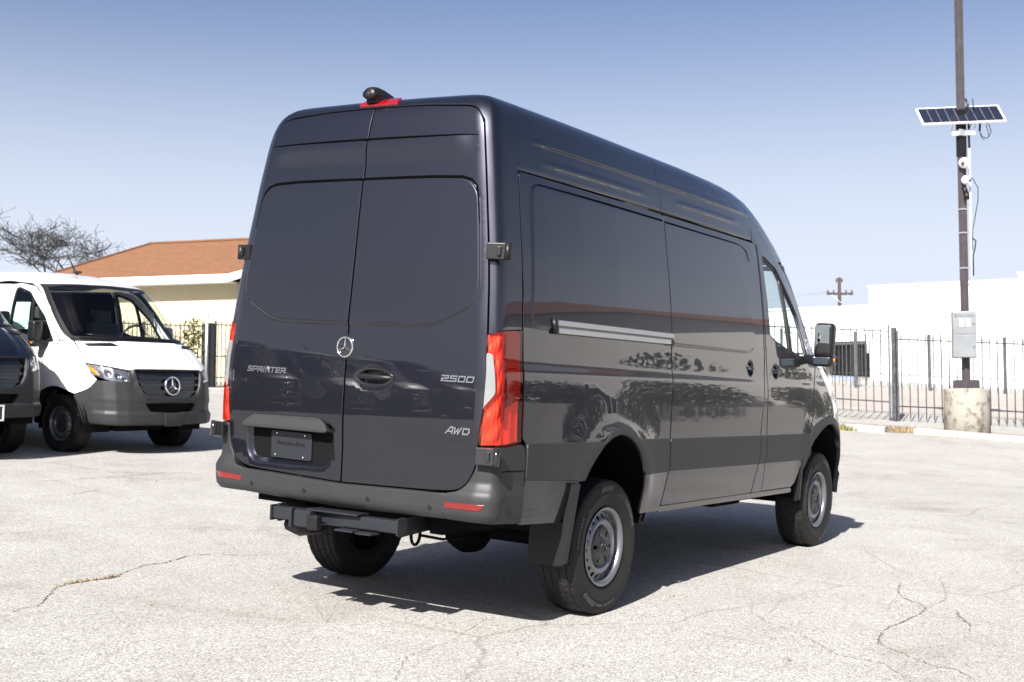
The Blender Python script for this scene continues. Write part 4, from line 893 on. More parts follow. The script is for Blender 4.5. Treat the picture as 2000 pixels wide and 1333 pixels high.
def van_extras(V):
    """slide rail, mud flaps, tow bar: what only the near van shows"""
    B = V.B; root = V.root; xf = V.xf; X = V.X; blk = MT['black']
    rl = panel(V, X([(.59, 1.665), (.60, 1.598), (1.984, 1.604), (1.984, 1.670)]), 'slide_rail', MT['rail'], V.side_p[0], 'R', off=.012, grid=.05, thick=.02, bev=.003)[0]
    panel(V, X([(.592, 1.663), (.595, 1.640), (1.984, 1.645), (1.984, 1.668)]), 'rail_flange', MT['alu'], V.side_p[0], 'R', off=.026, grid=.06, thick=.02, bev=.004, inset=0)
    panel(V, X([(.597, 1.622), (.60, 1.600), (1.94, 1.606), (1.94, 1.628)]), 'rail_flange', MT['alu'], V.side_p[0], 'R', off=.026, grid=.06, thick=.02, bev=.004, inset=0)
    panel(V, X([(.560, 1.668), (.575, 1.598), (.592, 1.598), (.585, 1.668)]), 'rail_cap', blk, V.side_p[0], 'R', off=.026, grid=.04, thick=.03, bev=.004, inset=0)
    panel(V, X([(1.945, 1.628), (1.945, 1.602), (1.986, 1.602), (1.986, 1.628)]), 'rail_stop', blk, V.side_p[0], 'R', off=.026, grid=.04, thick=.03, bev=.004, inset=0)
    def flap(x, sg, zoff=0., nm='mud_flap'):
        mb = MB(); fr = lambda u, v, d: (x + d + (v - .33) * .06, sg * u, v + zoff)
        mb.prism([(.735, .56), (.735, .335), (.755, .315), (.955, .325), (.975, .345), (.985, .56)], 0, .012, fr)
        mb.prism([(.955, .328), (.985, .345), (1.025, .70), (1.035, .775), (.99, .775), (.965, .60)], -.035, .004, fr)
        return mb.obj(nm, blk, root)
    flap(.80, -1); flap(.80, 1)
    def flapf(sg):
        mb = MB(); fr = lambda u, v, d: (4.43 + d - (v - .33) * .02, sg * u, v)
        mb.prism([(.93, .40), (.985, .42), (1.0, .68), (.95, .70)], 0, .03, fr); mb.obj('mud_flap', blk, root)
    flapf(-1); flapf(1)
    mb = MB(); mb.bar((.05, -.43, .552), (.05, .435, .548), .066, .066, (0, 0, 1), .008)
    hb = mb.obj('tow_bar', MT['satin'], root)
    mb = MB(); mb.box((.048, .435, .547), (.085, .012, .085), None, .004); mb.box((.048, -.436, .553), (.085, .012, .085), None, .004); mb.obj('end_plate', MT['satin'], hb)
    mb = MB(); mb.box((.02, .16, .545), (.14, .115, .088), None, .008); mb.box((-.04, .235, .545), (.035, .02, .105), None, .006); mb.obj('hitch_receiver', MT['satin'], hb)
    mb = MB(); mb.box((-.055, .065, .535), (.05, .075, .078), None, .012); mb.obj('receiver_cover', blk, hb)
    mb = MB(); mb.box((.03, -.02, .592), (.10, .34, .010), Euler((0, 0, .03)), .003); mb.box((.0, -.12, .508), (.08, .12, .010), None, .003); mb.box((.0, -.25, .505), (.08, .10, .010), None, .003); mb.obj('chain_plate', MT['satin'], hb)
    for sg in (-1, 1): mb = MB(); mb.bar((.05, sg * .418, .545), (.75, sg * .418, .585), .02, .095, (0, 0, 1)); mb.obj('hitch_arm', MT['satin'], hb)
    mb = MB(); pts = [(.35 + .04 * cos(t), -.30, .47 + .055 * sin(t)) for t in np.linspace(.6, 2 * pi + .6, 14)]; mb.tube(pts, .009, 6); mb.tube([(.1, -.2, .57), (.09, -.18, .50), (.12, -.1, .47)], .006, 5); mb.tube([(.35, -.34, .47), (.6, -.3, .42), (1.1, -.28, .40)], .008, 6); mb.obj('tow_loop', MT['dark'], hb)
    mb = MB(); mb.tube([(.10, .36, .50), (.16, .355, .47), (.3, .35, .47)], .06, 10); mb.obj('trailer_socket', blk, hb)

# ================================================================== THE PLACE
LOT = Matrix(((.99978874, -.00057395, -.0205461), (-.00057395, .99844067, -.05582018), (.0205461, .05582018, .99822941)))   # the car park slopes
FH = np.array([.84301801, .53788533]); RH = np.array([.53788533, -.84301801])
def gz(x, y):
    dx = x - CAM.x; dy = y - CAM.y; d = dx * FH[0] + dy * FH[1]; t = dx * RH[0] + dy * RH[1]
    k = .018 + .022 * sstep(t, -6, 4); u = np.minimum(d, 70 + 0 * d) - 16; h = k * .5 * (u + np.sqrt(u * u + 4)) - k * .06
    return .020583 * x + .055919 * y + h
def G(x, y, dz=0.): return (x, y, float(gz(np.array(float(x)), np.array(float(y)))) + dz)
def sheet(name, xs, ys, m, lift=0., fn=None, kind='structure'):
    Xg, Yg = np.meshgrid(xs, ys, indexing='ij'); Z = gz(Xg, Yg) + lift; nx, ny = Xg.shape
    vs = np.stack([Xg, Yg, Z], -1).reshape(-1, 3); fs = [(i * ny + j, (i + 1) * ny + j, (i + 1) * ny + j + 1, i * ny + j + 1) for i in range(nx - 1) for j in range(ny - 1)]
    me = bpy.data.meshes.new(name); me.from_pydata([tuple(p) for p in vs], [], fs); me.polygons.foreach_set('use_smooth', [True] * len(fs)); me.materials.append(m); me.update()
    return tag(link(name, me), kind=kind)
ax = np.concatenate([np.linspace(-600, -60, 10)[:-1], np.arange(-60, 110, 2.5), np.linspace(110, 700, 12)])
ground = sheet('ground', ax, ax, MT['ground'])

# --- cracks in the old asphalt: jagged dark ribbons, 4 mm proud of the sheet
MT['crack'] = mat('crack_dirt', (.085, .072, .055), .95, noise=(30, (.20, .17, .13), .35, .7))
MT['crackpale'] = mat('crack_dust', (.17, .155, .13), .95, noise=(20, (.27, .25, .22), .35, .7))
CR = [([(-.9, 1.39), (-.81, 1.43), (-.72, 1.41), (-.62, 1.51), (-.48, 1.64), (-.32, 1.79), (-.16, 1.83), (-.03, 1.82), (.08, 1.8), (.2, 1.86), (.39, 1.96), (.54, 2.02), (.71, 2.), (.97, 2.1), (1.13, 2.06), (1.26, 1.88), (1.5, 1.67)], .017, 'crack'),
      ([(.99, 2.88), (.87, 2.52), (.84, 2.28), (.97, 2.1)], .006, 'crackpale'), ([(1.81, 5.35), (2.13, 5.29), (2.37, 5.5), (2.64, 5.45), (3.14, 5.62)], .03, 'crackpale'),
      ([(4.51, 8.22), (4.35, 7.56), (4.31, 6.93), (4.58, 6.53), (4.86, 6.34), (4.99, 5.9)], .05, 'crackpale'), ([(3.03, 6.59), (3.47, 6.51), (4.02, 6.45), (4.59, 6.46)], .035, 'crackpale'),
      ([(.54, 3.43), (.9, 3.44), (1.23, 3.43)], .008, 'crackpale'), ([(5.32, -1.23), (4.95, -1.37), (4.37, -1.71), (4.13, -1.87), (3.98, -2.02)], .012, 'crackpale'),
      ([(3.62, -2.), (3.21, -2.1), (3.03, -2.2), (2.92, -2.33), (2.77, -2.39), (2.51, -2.4), (2.05, -2.36), (1.78, -2.39), (1.62, -2.43), (1.53, -2.52), (1.47, -2.65)], .014, 'crack'),
      ([(4.31, -2.21), (4.04, -2.16), (3.69, -2.28), (3.22, -2.4), (2.94, -2.39), (2.8, -2.38)], .013, 'crackpale'), ([(2.91, -2.45), (2.86, -2.55), (2.66, -2.62), (2.48, -2.71), (2.24, -2.76)], .013, 'crack'),
      ([(3.06, -2.19), (2.85, -2.16), (2.49, -2.23)], .007, 'crackpale'), ([(2.56, -1.52), (2.59, -1.6), (2.56, -1.66)], .008, 'crack'), ([(2.66, -1.53), (2.13, -1.67), (1.79, -1.72), (1.59, -1.75)], .006, 'crackpale'),
      ([(1.53, -2.52), (1.37, -2.7), (1.27, -2.82), (1.29, -2.91), (1.13, -3.02)], .013, 'crack'), ([(1.33, -1.93), (1.26, -2.12), (1.34, -2.31), (1.41, -2.45)], .006, 'crackpale'),
      ([(4.38, .6), (5.27, .45), (6.02, .27), (6.37, .31)], .013, 'crack'), ([(1.83, 1.21), (2.26, 1.17), (2.66, .99), (3.11, .78)], .008, 'crack'),
      ([(9., 2.), (9.6, 1.1), (10.4, .7), (11.2, -.6), (11.6, -1.9)], .05, 'crackpale'), ([(7.2, 5.2), (8.4, 4.4), (9.6, 4.1), (11., 2.9)], .04, 'crackpale'), ([(8.0, -1.0), (8.6, -2.0), (9.9, -2.2)], .03, 'crackpale')]
for x0_, y0_, dx_, dy_, n_ in ((-2.2, -1.2, .5, .12, 9), (.4, -3.6, .35, .30, 10), (5.5, -4.2, .55, .25, 10), (7.5, 3.2, .3, .5, 9), (-.5, 3.9, .55, -.1, 12), (2.6, 4.2, .2, .55, 9), (10, -3.2, .8, .35, 10), (4.2, 5.6, .7, -.25, 9), (12., 3.8, .5, -.7, 10)):
    p_ = np.array([x0_, y0_]); Lq = []
    for i in range(n_): Lq.append(tuple(p_)); p_ = p_ + np.array([dx_, dy_]) + rng.normal(0, .13, 2)
    CR.append((Lq, .008 if x0_ < 4 else .022, 'crackpale'))
for L_, wd, mk in CR:
    pts = []
    for i in range(len(L_) - 1):
        p = np.array(L_[i]); q = np.array(L_[i + 1]); n = max(2, int(np.hypot(*(q - p)) / (.018 if wd < .02 else .06)))
        for j in range(n): pts.append(p + (q - p) * j / n + rng.normal(0, wd * .38, 2))
    pts = np.array(pts); d = np.gradient(pts, axis=0); d /= np.hypot(*d.T)[:, None] + 1e-9; nn = np.stack([-d[:, 1], d[:, 0]], -1)
    env = np.sin(np.linspace(.15, pi - .15, len(pts))) ** .5; w1 = (wd * .5 * env * rng.uniform(.05, 1.15, len(pts)))[:, None]
    vs = []; fs = []
    for a, b in zip(pts + nn * w1, pts - nn * w1 * rng.uniform(.3, 1.2)): vs += [G(*a, .004), G(*b, .004)]
    for i in range(len(pts) - 1):
        if rng.random() > (.07 if mk == 'crack' else .22): fs.append((2 * i, 2 * i + 1, 2 * i + 3, 2 * i + 2))
    me = bpy.data.meshes.new('pavement_crack'); me.from_pydata(vs, [], fs); me.materials.append(MT[mk]); o = link('pavement_crack', me, ground)

# --- scattered grit, leaves and dry tufts
def scatter(name, pts, size, m, label=None, flat=True):
    vs = []; fs = []
    for (x, y) in pts:
        a = rng.uniform(0, 6.28); s_ = size * rng.uniform(.4, 1.2); c = np.array(G(x, y, .006)); n = len(vs); k = 5
        vs += [tuple(c + np.array([s_ * cos(a + 6.28 * i / k) * rng.uniform(.5, 1.1), s_ * sin(a + 6.28 * i / k) * rng.uniform(.4, 1.), rng.uniform(0, .25) * s_])) for i in range(k)] + [tuple(c + np.array([0, 0, s_ * .6]))]
        fs += [(n + i, n + (i + 1) % k, n + k) for i in range(k)]
    me = bpy.data.meshes.new(name); me.from_pydata(vs, [], fs); me.materials.append(m); return tag(link(name, me), label, kind='stuff')
MT['grit'] = mat('grit', (.11, .10, .09), .9); MT['leaf'] = mat('dry_leaf', (.16, .10, .05), .8)
scatter('grit', [(rng.uniform(-3.5, 9), rng.uniform(-4.5, 8)) for _ in range(900)], .0045, MT['grit'])
scatter('dry_leaves', [(2.0, -1.04), (2.03, -1.05), (1.62, -2.44), (1.9, 2.3), (-.3, 1.0), (1.05, 4.2), (7.3, -2.3), (6.5, 2.6), (.9, -2.2), (3.9, -3.3), (3.2, -3.6)] + [(rng.uniform(0, 14), rng.uniform(-4, 8)) for _ in range(40)], .016, MT['leaf'])
def grass(name, c, rx, ry, n, h, cols, label, cat=None, ang=0.):
    vs = []; fs = []; mi = []
    for i in range(n):
        r = sqrt(rng.random()); t = rng.uniform(0, 6.28); u = rx * r * cos(t); v = ry * r * sin(t); x = c[0] + u * cos(ang) - v * sin(ang); y = c[1] + u * sin(ang) + v * cos(ang)
        b = np.array(G(x, y, 0)); l = h * rng.uniform(.35, 1.1) * (1.1 - .7 * r); a = rng.uniform(0, 6.28); tip = b + np.array([cos(a) * l * .6, sin(a) * l * .6, l]); wv_ = np.array([-sin(a), cos(a), 0]) * max(.003, h * .035)
        k = len(vs); mid = (b + tip) / 2 + np.array([0, 0, l * .15]); vs += [tuple(b - wv_), tuple(b + wv_), tuple(mid + wv_ * .8), tuple(mid - wv_ * .8), tuple(tip)]; fs += [(k, k + 1, k + 2, k + 3), (k + 3, k + 2, k + 4)]; q = rng.integers(len(cols)); mi += [q, q]
    me = bpy.data.meshes.new(name); me.from_pydata(vs, [], fs)
    for m in cols: me.materials.append(MT[m])
    me.polygons.foreach_set('material_index', mi); return tag(link(name, me), label, cat, kind='stuff')
MT['grass_g'] = mat('green_grass', (.10, .12, .03), .8); MT['grass_y'] = mat('dry_grass', (.34, .25, .11), .85); MT['grass_b'] = mat('brown_grass', (.17, .12, .06), .85)
grass('crack_grass', (-.12, 1.83), .17, .012, 130, .030, ['grass_y', 'grass_b', 'grass_y'], 'dry yellow grass in the asphalt crack')
grass('crack_grass', (.10, 1.81), .07, .010, 60, .030, ['grass_b', 'grass_b'], 'brown grass in the asphalt crack')

# --- near van
near = empty('cargo_van', (0, 0, 0), 'dark graphite high-roof cargo van seen from behind, rear doors closed, tow bar below', 'van')
near.rotation_euler = LOT.to_euler()
NV = build_van(near, True, 'graphite', 0., .0165, .0136, True)
rear_end(NV, 'graphite'); van_extras(NV)
# --- white van and the dark van at its side
def van_root(label, fx, fy, deg, name='cargo_van'):
    r = empty(name, (0, 0, 0), label, 'van', 'vans parked in the row by the house')
    h = radians(deg); m = LOT.to_4x4() @ Matrix.Translation((fx, fy, 0)) @ Matrix.Rotation(h, 4, 'Z') @ Matrix.Translation((-4.927, 0, 0))
    r.location = m.translation; r.rotation_euler = m.to_euler(); return r
white = van_root('white low-roof cargo van with grey bumper, facing the camera, window sticker on its side glass', 6.372, 9.252, -90.8)
WV = build_van(white, False, 'white', -.10, .004, 0., False)
dark = van_root('dark graphite van cut off by the left picture edge, beside the white van', 3.93, 9.63, -91.2)
DV = build_van(dark, False, 'graphite', .01, .004, 0., False)
# sticker in the white van's side window; antenna
B_ = WV.B
st = panel(WV, WV.X([(3.76, 2.08), (4.05, 2.08), (4.10, 1.72), (3.86, 1.70), (3.76, 1.76)]), 'window_sticker', MT['paper'], WV.fdo[0], 'R', off=-.024, inset=0, grid=.1, thick=.002, bev=.0002)[0]
for zz, x0, x1 in ((1.80, 3.86, 3.96), (1.83, 3.95, 4.07), (1.775, 3.95, 4.07), (1.735, 3.94, 4.07)):
    panel(WV, WV.X([(x0, zz), (x1, zz), (x1, zz + .008), (x0, zz + .008)]), 'sticker_print', MT['ink'], WV.fdo[0], 'R', off=-.0225, inset=0, grid=.1, thick=.0008, bev=.0002)
mb = MB(WV.xf); mb.tube([(3.86, .0, 2.53), (3.80, .0, 2.57), (3.60, .0, 2.83)], [.03, .014, .004], 8); mb.box((3.86, 0, 2.545), (.14, .05, .03), None, .012); mb.obj('antenna', MT['black'], white)
# plate with a white frame on the dark van
mb = MB(DV.xf); p_, n_ = DV.B.P(np.array([DV.B.A]), np.array([.19]), .065)
for dy, dz2, w_, h_ in ((0, .085, .34, .018), (0, -.085, .34, .018), (.161, 0, .018, .152), (-.161, 0, .018, .152)): mb.box((p_[0][0], dy - .02, p_[0][2] + dz2), (.012, w_, h_))
mb.obj('plate_frame', MT['white'], dark)
mb = MB(DV.xf); mb.box((p_[0][0] - .004, -.02, p_[0][2]), (.008, .30, .15)); mb.obj('front_plate', MT['gloss'], dark)

# --- the rest of the row, seen only mirrored in the rear doors of the near van
def joined(root, name):
    vs = []; fs = []; mi = []; ms = []
    def rec(o, M_):
        for c in o.children:
            Mc = M_ @ c.matrix_basis
            if c.type == 'MESH' and not c.name.startswith(('tyre_lettering', 'inner_shell', 'hub_cap', 'wheel_star')):
                me = c.data; n = len(vs); vs.extend([tuple(Mc @ v.co) for v in me.vertices]); m_ = me.materials[0]
                if m_ not in ms: ms.append(m_)
                k = ms.index(m_)
                for p in me.polygons: fs.append([i + n for i in p.vertices]); mi.append(k)
            rec(c, Mc)
    rec(root, Matrix.Identity(4)); me = bpy.data.meshes.new(name); me.from_pydata(vs, [], fs)
    for m_ in ms: me.materials.append(m_)
    me.polygons.foreach_set('material_index', mi); me.polygons.foreach_set('use_smooth', [True] * len(fs)); me.update(); return me
jw = joined(white, 'row_van'); jd = joined(dark, 'row_van')
for k, (fx, kind_) in enumerate(((.9, 1), (-1.9, 0), (-4.7, 0), (-7.5, 1), (-10.3, 0), (-13.1, 0), (-15.9, 1), (-18.7, 0))):
    o = bpy.data.objects.new('parked_van', jd if kind_ else jw); C.objects.link(o)
    m = LOT.to_4x4() @ Matrix.Translation((fx, 9.25 - .02 * k, 0)) @ Matrix.Rotation(radians(-91), 4, 'Z') @ Matrix.Translation((-4.927, 0, 0))
    o.location = m.translation; o.rotation_euler = m.to_euler()
    tag(o, ('dark' if kind_ else 'white') + ' parked van, ' + ('first', 'second', 'third', 'fourth', 'fifth', 'sixth', 'seventh', 'last')[k] + ' in the row beyond the dark van at the left picture edge', 'van', 'vans parked in the row by the house')

# ------------------------------------------------------------------ fences
MT['iron'] = mat('black_iron', (.022, .023, .026), .5, .3, noise=(18, (.06, .055, .05), .55, .8))
MT['ironold'] = mat('faded_iron', (.035, .038, .044), .6, .2, noise=(14, (.10, .10, .11), .45, .7))
MT['galv'] = mat('galvanised_steel', (.42, .43, .45), .4, .6)
_pk = {}
def picket_mesh(h, r=.0095):
    k = (round(h, 3), r)
    if k not in _pk:
        b = MB(); b.box((0, 0, h / 2 - .02), (2 * r, 2 * r, h - .04)); b.add([(-r, -r, h - .04), (r, -r, h - .04), (r, r, h - .04), (-r, r, h - .04), (0, 0, h)], [(0, 1, 4), (1, 2, 4), (2, 3, 4), (3, 0, 4)])
        _pk[k] = b.mesh('picket'); _pk[k].materials.append(MT['iron'])
    return _pk[k]
def fence(p0, p1, h, sp, post_every, label, rails=(.13, .93), clear=.10, pr=.0095, post=.03, ph=None, rl=.014, first=0.):
    a = np.array(p0, float); b = np.array(p1, float); Lg = np.hypot(*(b - a)); d = (b - a) / Lg; ang = atan2(d[1], d[0])
    f = empty('iron_fence', G(*p0), label, 'fence'); base = np.array(f.location)
    n = int(Lg / sp)
    for i in range(n + 1):
        x, y = a + d * (i * sp + sp * .5)
        if i * sp + sp * .5 > Lg: break
        hh = h * rng.uniform(.99, 1.01); o = link('picket', picket_mesh(h, pr), f); o.location = np.array(G(x, y, clear)) - base; o.rotation_euler = (rng.normal(0, .006), rng.normal(0, .006), ang)
    nseg = max(1, int(round(Lg / post_every)))
    for j in range(nseg):
        q0 = a + d * Lg * j / nseg; q1 = a + d * Lg * (j + 1) / nseg
        for rz in rails:
            mb = MB(); P0 = np.array(G(*q0, clear + h * rz)) - base; P1 = np.array(G(*q1, clear + h * rz)) - base; mb.bar(P0, P1, rl * 2, rl * 2); mb.obj('rail', MT['iron'], f)
    for j in range(nseg + 1):
        q = a + d * Lg * j / nseg; mb = MB(); P = np.array(G(*q)) - base; mb.box(P + np.array([0, 0, (ph or h + clear) / 2 - .1]), (post * 2, post * 2, (ph or h + clear) + .2), Euler((0, 0, ang)), .004); mb.obj('post', MT['ironold'], f)
    return f
# front fence on the right: a gate panel, a stout post, then panels running right
fence((21.2, 7.1), (21.93, 3.17), 1.92, .163, 6, 'black picket fence panel between the dark van and the stout post, ending left of it', rails=(.13, .925), clear=.16, post=.02)
fence((21.97, 3.0), (24.6, -2.6), 1.90, .166, 3.1, 'black iron picket fence running right from the stout post, behind the solar pole', rails=(.14, .90), clear=.06, post=.02)
mb = MB(); gp = G(21.95, 3.07); mb.box((0, 0, .95), (.088, .088, 2.1), Euler((0, 0, 1.38)), .006); mb.box((0, 0, 2.0), (.10, .10, .03), Euler((0, 0, 1.38)), .006)
o = mb.obj('fence_post', MT['ironold']); o.location = gp; tag(o, 'stout black gate post of the right fence', 'post')
fence((33.6, 9.9), (37.9, 1.6), 1.72, .215, 2.42, 'more distant black picket fence along the white building', rails=(.22, .93), clear=.10, post=.042, pr=.008, rl=.010)
# left fence in front of the yellow house
fence((16.3, 22.7), (19.62, 21.62), 1.72, .135, 1.75, 'black picket fence overgrown by vines in front of the yellow house', rails=(.12, .45, .96), clear=.06, post=.03)
fence((19.95, 21.5), (25.2, 19.8), 1.82, .125, 2.7, 'black picket fence from the gate post to behind the near van', rails=(.12, .45, .94), clear=.06, post=.025)
mb = MB(); mb.box((0, 0, .86), (.15, .15, 1.9), Euler((0, 0, -.3)), .01); o = mb.obj('gate_post', MT['iron']); o.location = G(19.83, 21.55); tag(o, 'thick black gate post between the two left fence runs', 'post')
mb = MB(); mb.tube([(0, 0, -.1), (.03, .0, 2.02)], .038, 10); mb.lathe([(0, .04), (.03, .03), (.042, 0), (.042, -.02)], 10, 'Z', (.03, 0, 2.02)); o = mb.obj('steel_post', MT['galv']); o.location = G(19.60, 21.50); tag(o, 'galvanised round post beside the thick black gate post', 'post')

# ------------------------------------------------------------------ kerbs, dirt strip, far paving
MT['kerb'] = mat('kerb_concrete', (.34, .33, .31), .9, noise=(5, (.24, .225, .20), .45, .75), bump=(40, .3, .01))
MT['dirt'] = mat('dry_dirt', (.23, .20, .165), .95, noise=(7, (.13, .105, .08), .4, .65), bump=(20, .5, .03))
MT['paving'] = mat('tan_paving', (.255, .225, .20), .9, noise=(1.2, (.30, .28, .26), .35, .7), bump=(60, .2, .005))
def strip(name, p0, p1, wd, h, m, n=24, bev=.02, rough=0.):
    a = np.array(p0); b = np.array(p1); d = (b - a) / np.hypot(*(b - a)); nn = np.array([d[1], -d[0]]); mb = MB(); vs = []; fs = []
    for i in range(n + 1):
        c = a + (b - a) * i / n + nn * rng.normal(0, rough); sec = [(-wd / 2, -.15), (-wd / 2, h - bev), (-wd / 2 + bev, h), (wd / 2 - bev, h), (wd / 2, h - bev), (wd / 2, -.15)]
        vs += [G(*(c + nn * u), z + (rng.normal(0, rough * .3) if z > 0 else 0)) for u, z in sec]
    for i in range(n):
        for k in range(5): fs.append((i * 6 + k, i * 6 + k + 1, i * 6 + k + 7, i * 6 + k + 6))
    fs += [tuple(range(6)), tuple(n * 6 + k for k in range(6))[::-1]]; mb.add(vs, fs); return mb.obj(name, m)
tag(strip('kerb', (18.6, 5.6), (18.95, 2.42), .32, .11, MT['kerb'], rough=.006), kind='structure')
tag(strip('kerb', (19.35, 1.95), (19.2, -4.5), .34, .10, MT['kerb'], 40, rough=.008), kind='structure')
def patch(name, poly, m, lift, n=40, kind='structure', jit=0.):
    P = np.array(densify(poly, .5)); P = P + rng.normal(0, jit, P.shape); lo = P.min(0); hi = P.max(0); g = np.stack(np.meshgrid(np.arange(lo[0], hi[0], 1.), np.arange(lo[1], hi[1], 1.), indexing='ij'), -1).reshape(-1, 2)
    g = g[inside(g, P) & (pdist(g, P) > .2)] if len(g) else g; vs = [tuple(p) for p in P] + [tuple(p) for p in g]
    r = delaunay_2d_cdt([Vector(p) for p in vs], [(i, (i + 1) % len(P)) for i in range(len(P))], [list(range(len(P)))], 1, 1e-5)
    me = bpy.data.meshes.new(name); me.from_pydata([G(v[0], v[1], lift) for v in r[0]], [], [list(f) for f in r[2]]); me.materials.append(m)
    bm = bmesh.new(); bm.from_mesh(me); bmesh.ops.recalc_face_normals(bm, faces=bm.faces)
    for f in bm.faces:
        if f.normal.z < 0: f.normal_flip()
    bm.to_mesh(me); bm.free(); return tag(link(name, me), kind=kind)
patch('dirt_strip', [(18.8, 6.), (19.1, 2.3), (19.5, 1.9), (19.4, -4.6), (20.7, -4.6), (21.0, 1.), (20.4, 4.2), (20.1, 6.4)], MT['dirt'], .006, jit=.06)
patch('tan_paving', [(23.2, 9.5), (24.6, 4.), (27.5, -4.), (40, -4.), (37.5, 4.), (34.5, 10.5)], MT['paving'], .008)
patch('dirt_strip', [(14.5, 21.6), (17.0, 19.9), (24., 17.9), (26.5, 19.5), (20, 21.7), (15.4, 23.2)], MT['dirt'], .006, jit=.08)
tag(strip('kerb', (14.2, 21.1), (24.5, 17.6), .35, .10, MT['kerb'], 40, rough=.01), kind='structure')
for nm, c_, rx, ry, n, h, cols, lb, an in (('grass_tuft', (18.66, 3.30), .42, .14, 420, .20, ['grass_g', 'grass_y', 'grass_g'], 'green and yellow grass at the kerb right of the dark van', 1.6),
      ('dry_grass', (19.5, 2.3), 1.4, .42, 1500, .13, ['grass_b', 'grass_y', 'grass_b'], 'dry brown grass between the kerb pieces left of the concrete footing', 1.9), ('dry_grass', (18.98, 1.2), .9, .05, 260, .06, ['grass_b', 'grass_y'], 'dry grass in the gutter before the concrete footing', -1.4),
      ('dry_grass', (19.0, -.4), .7, .06, 200, .06, ['grass_b', 'grass_y'], 'dry grass in the gutter at the right picture edge', -1.45), ('dry_grass', (20.2, -.6), 1.3, .4, 700, .09, ['grass_y', 'grass_b'], 'pale dry grass right of the concrete footing', -1.4),
      ('grass_tuft', (18.2, 19.75), .9, .12, 420, .12, ['grass_g', 'grass_y', 'grass_y'], 'short green grass along the kerb below the yellow house', -.33)):
    grass(nm, c_, rx, ry, n, h, cols, lb, None, an)

# ------------------------------------------------------------------ solar camera pole
MT['polebrown'] = mat('brown_pole_paint', (.042, .035, .039), .55, noise=(4, (.06, .05, .053), .4, .7))
MT['concrete'] = mat('stained_concrete', (.235, .22, .19), .92, noise=(5.5, (.085, .07, .05), .50, .66), bump=(30, .5, .012))
MT['steelbox'] = mat('grey_steel_box', (.15, .16, .17), .42, .4, noise=(2, (.18, .19, .20), .4, .6))
MT['cell'] = mat('solar_cell', (.010, .012, .022), .10, 0., .8)
MT['plasticwhite'] = mat('white_plastic', (.74, .74, .73), .35)
px, py = 19.92 + .33 + .06, 1.12 + .20 - .10
pz = G(px, py)[2]
pole = empty('camera_pole', (px, py, pz - .1), 'tall brown square pole on a stained concrete footing by the right fence', 'pole')
mb = MB(); mb.lathe([(0, -.3), (.435, -.3), (.432, .5), (.428, .93), (.415, .965), (.39, .975), (0, .975)], 40, 'Z'); foot = mb.obj('footing', MT['concrete'], pole)
mb = MB(); mb.box((0, 0, 1.06), (.36, .36, .17), Euler((0, 0, -.57)), .012); mb.obj('base_box', MT['polebrown'], pole)
mb = MB(); mb.box((0, 0, 5.7), (.118, .118, 9.3), Euler((0, 0, -.57)), .008); sh_ = mb.obj('shaft', MT['polebrown'], pole)
mb = MB(); mb.box((0, 0, 1.88), (.142, .142, .62), Euler((0, 0, -.57)), .008); mb.obj('black_wrap', MT['black'], pole); mb = MB(); mb.box((0, 0, 6.05), (.142, .142, .95), Euler((0, 0, -.57)), .008); mb.obj('black_wrap', MT['black'], pole)
vx = np.array([RH[0], RH[1], 0]); vy = np.array([-FH[0], -FH[1], 0])     # pole frame: right, towards the car park
def pp(u, v, z): return tuple(vx * u + vy * v + np.array([0, 0, z]))
mb = MB()
for z_ in (4.05, 4.52, 3.35): mb.box((0, 0, z_), (.15, .15, .03), Euler((0, 0, -.57)), .002)
mb.obj('strap', MT['galv'], pole)
mb = MB(); mb.tube([pp(.155, 0, 3.0), pp(.155, 0, 5.75)], .017, 8); mb.obj('conduit', MT['plasticwhite'], pole)
mb = MB(); mb.tube([pp(.155, 0, 5.75), pp(.15, 0, 6.6), pp(.10, 0, 6.75)], .022, 8); mb.obj('conduit', MT['satin'], pole)
mb = MB()
mb.tube([pp(.07, .05, 5.17), pp(.2, .04, 5.13), pp(.30, .03, 4.95), pp(.30, .02, 4.7), pp(.24, .02, 4.4), pp(.18, .02, 4.1), pp(.17, .02, 3.7)], .008, 6); mb.obj('cable', MT['dark'], pole); mb = MB()
mb.tube([pp(.16, .02, 3.95), pp(.24, .02, 3.9), pp(.22, .02, 3.75), pp(.18, .02, 3.6), pp(.18, .02, 3.2)], .012, 6); mb.obj('cable', MT['dark'], pole); mb = MB()
mb.tube([pp(.24, 0, 6.75), pp(.26, .02, 6.5), pp(.22, .02, 6.3), pp(.17, 0, 6.15)], .008, 6); mb.obj('cable', MT['dark'], pole)
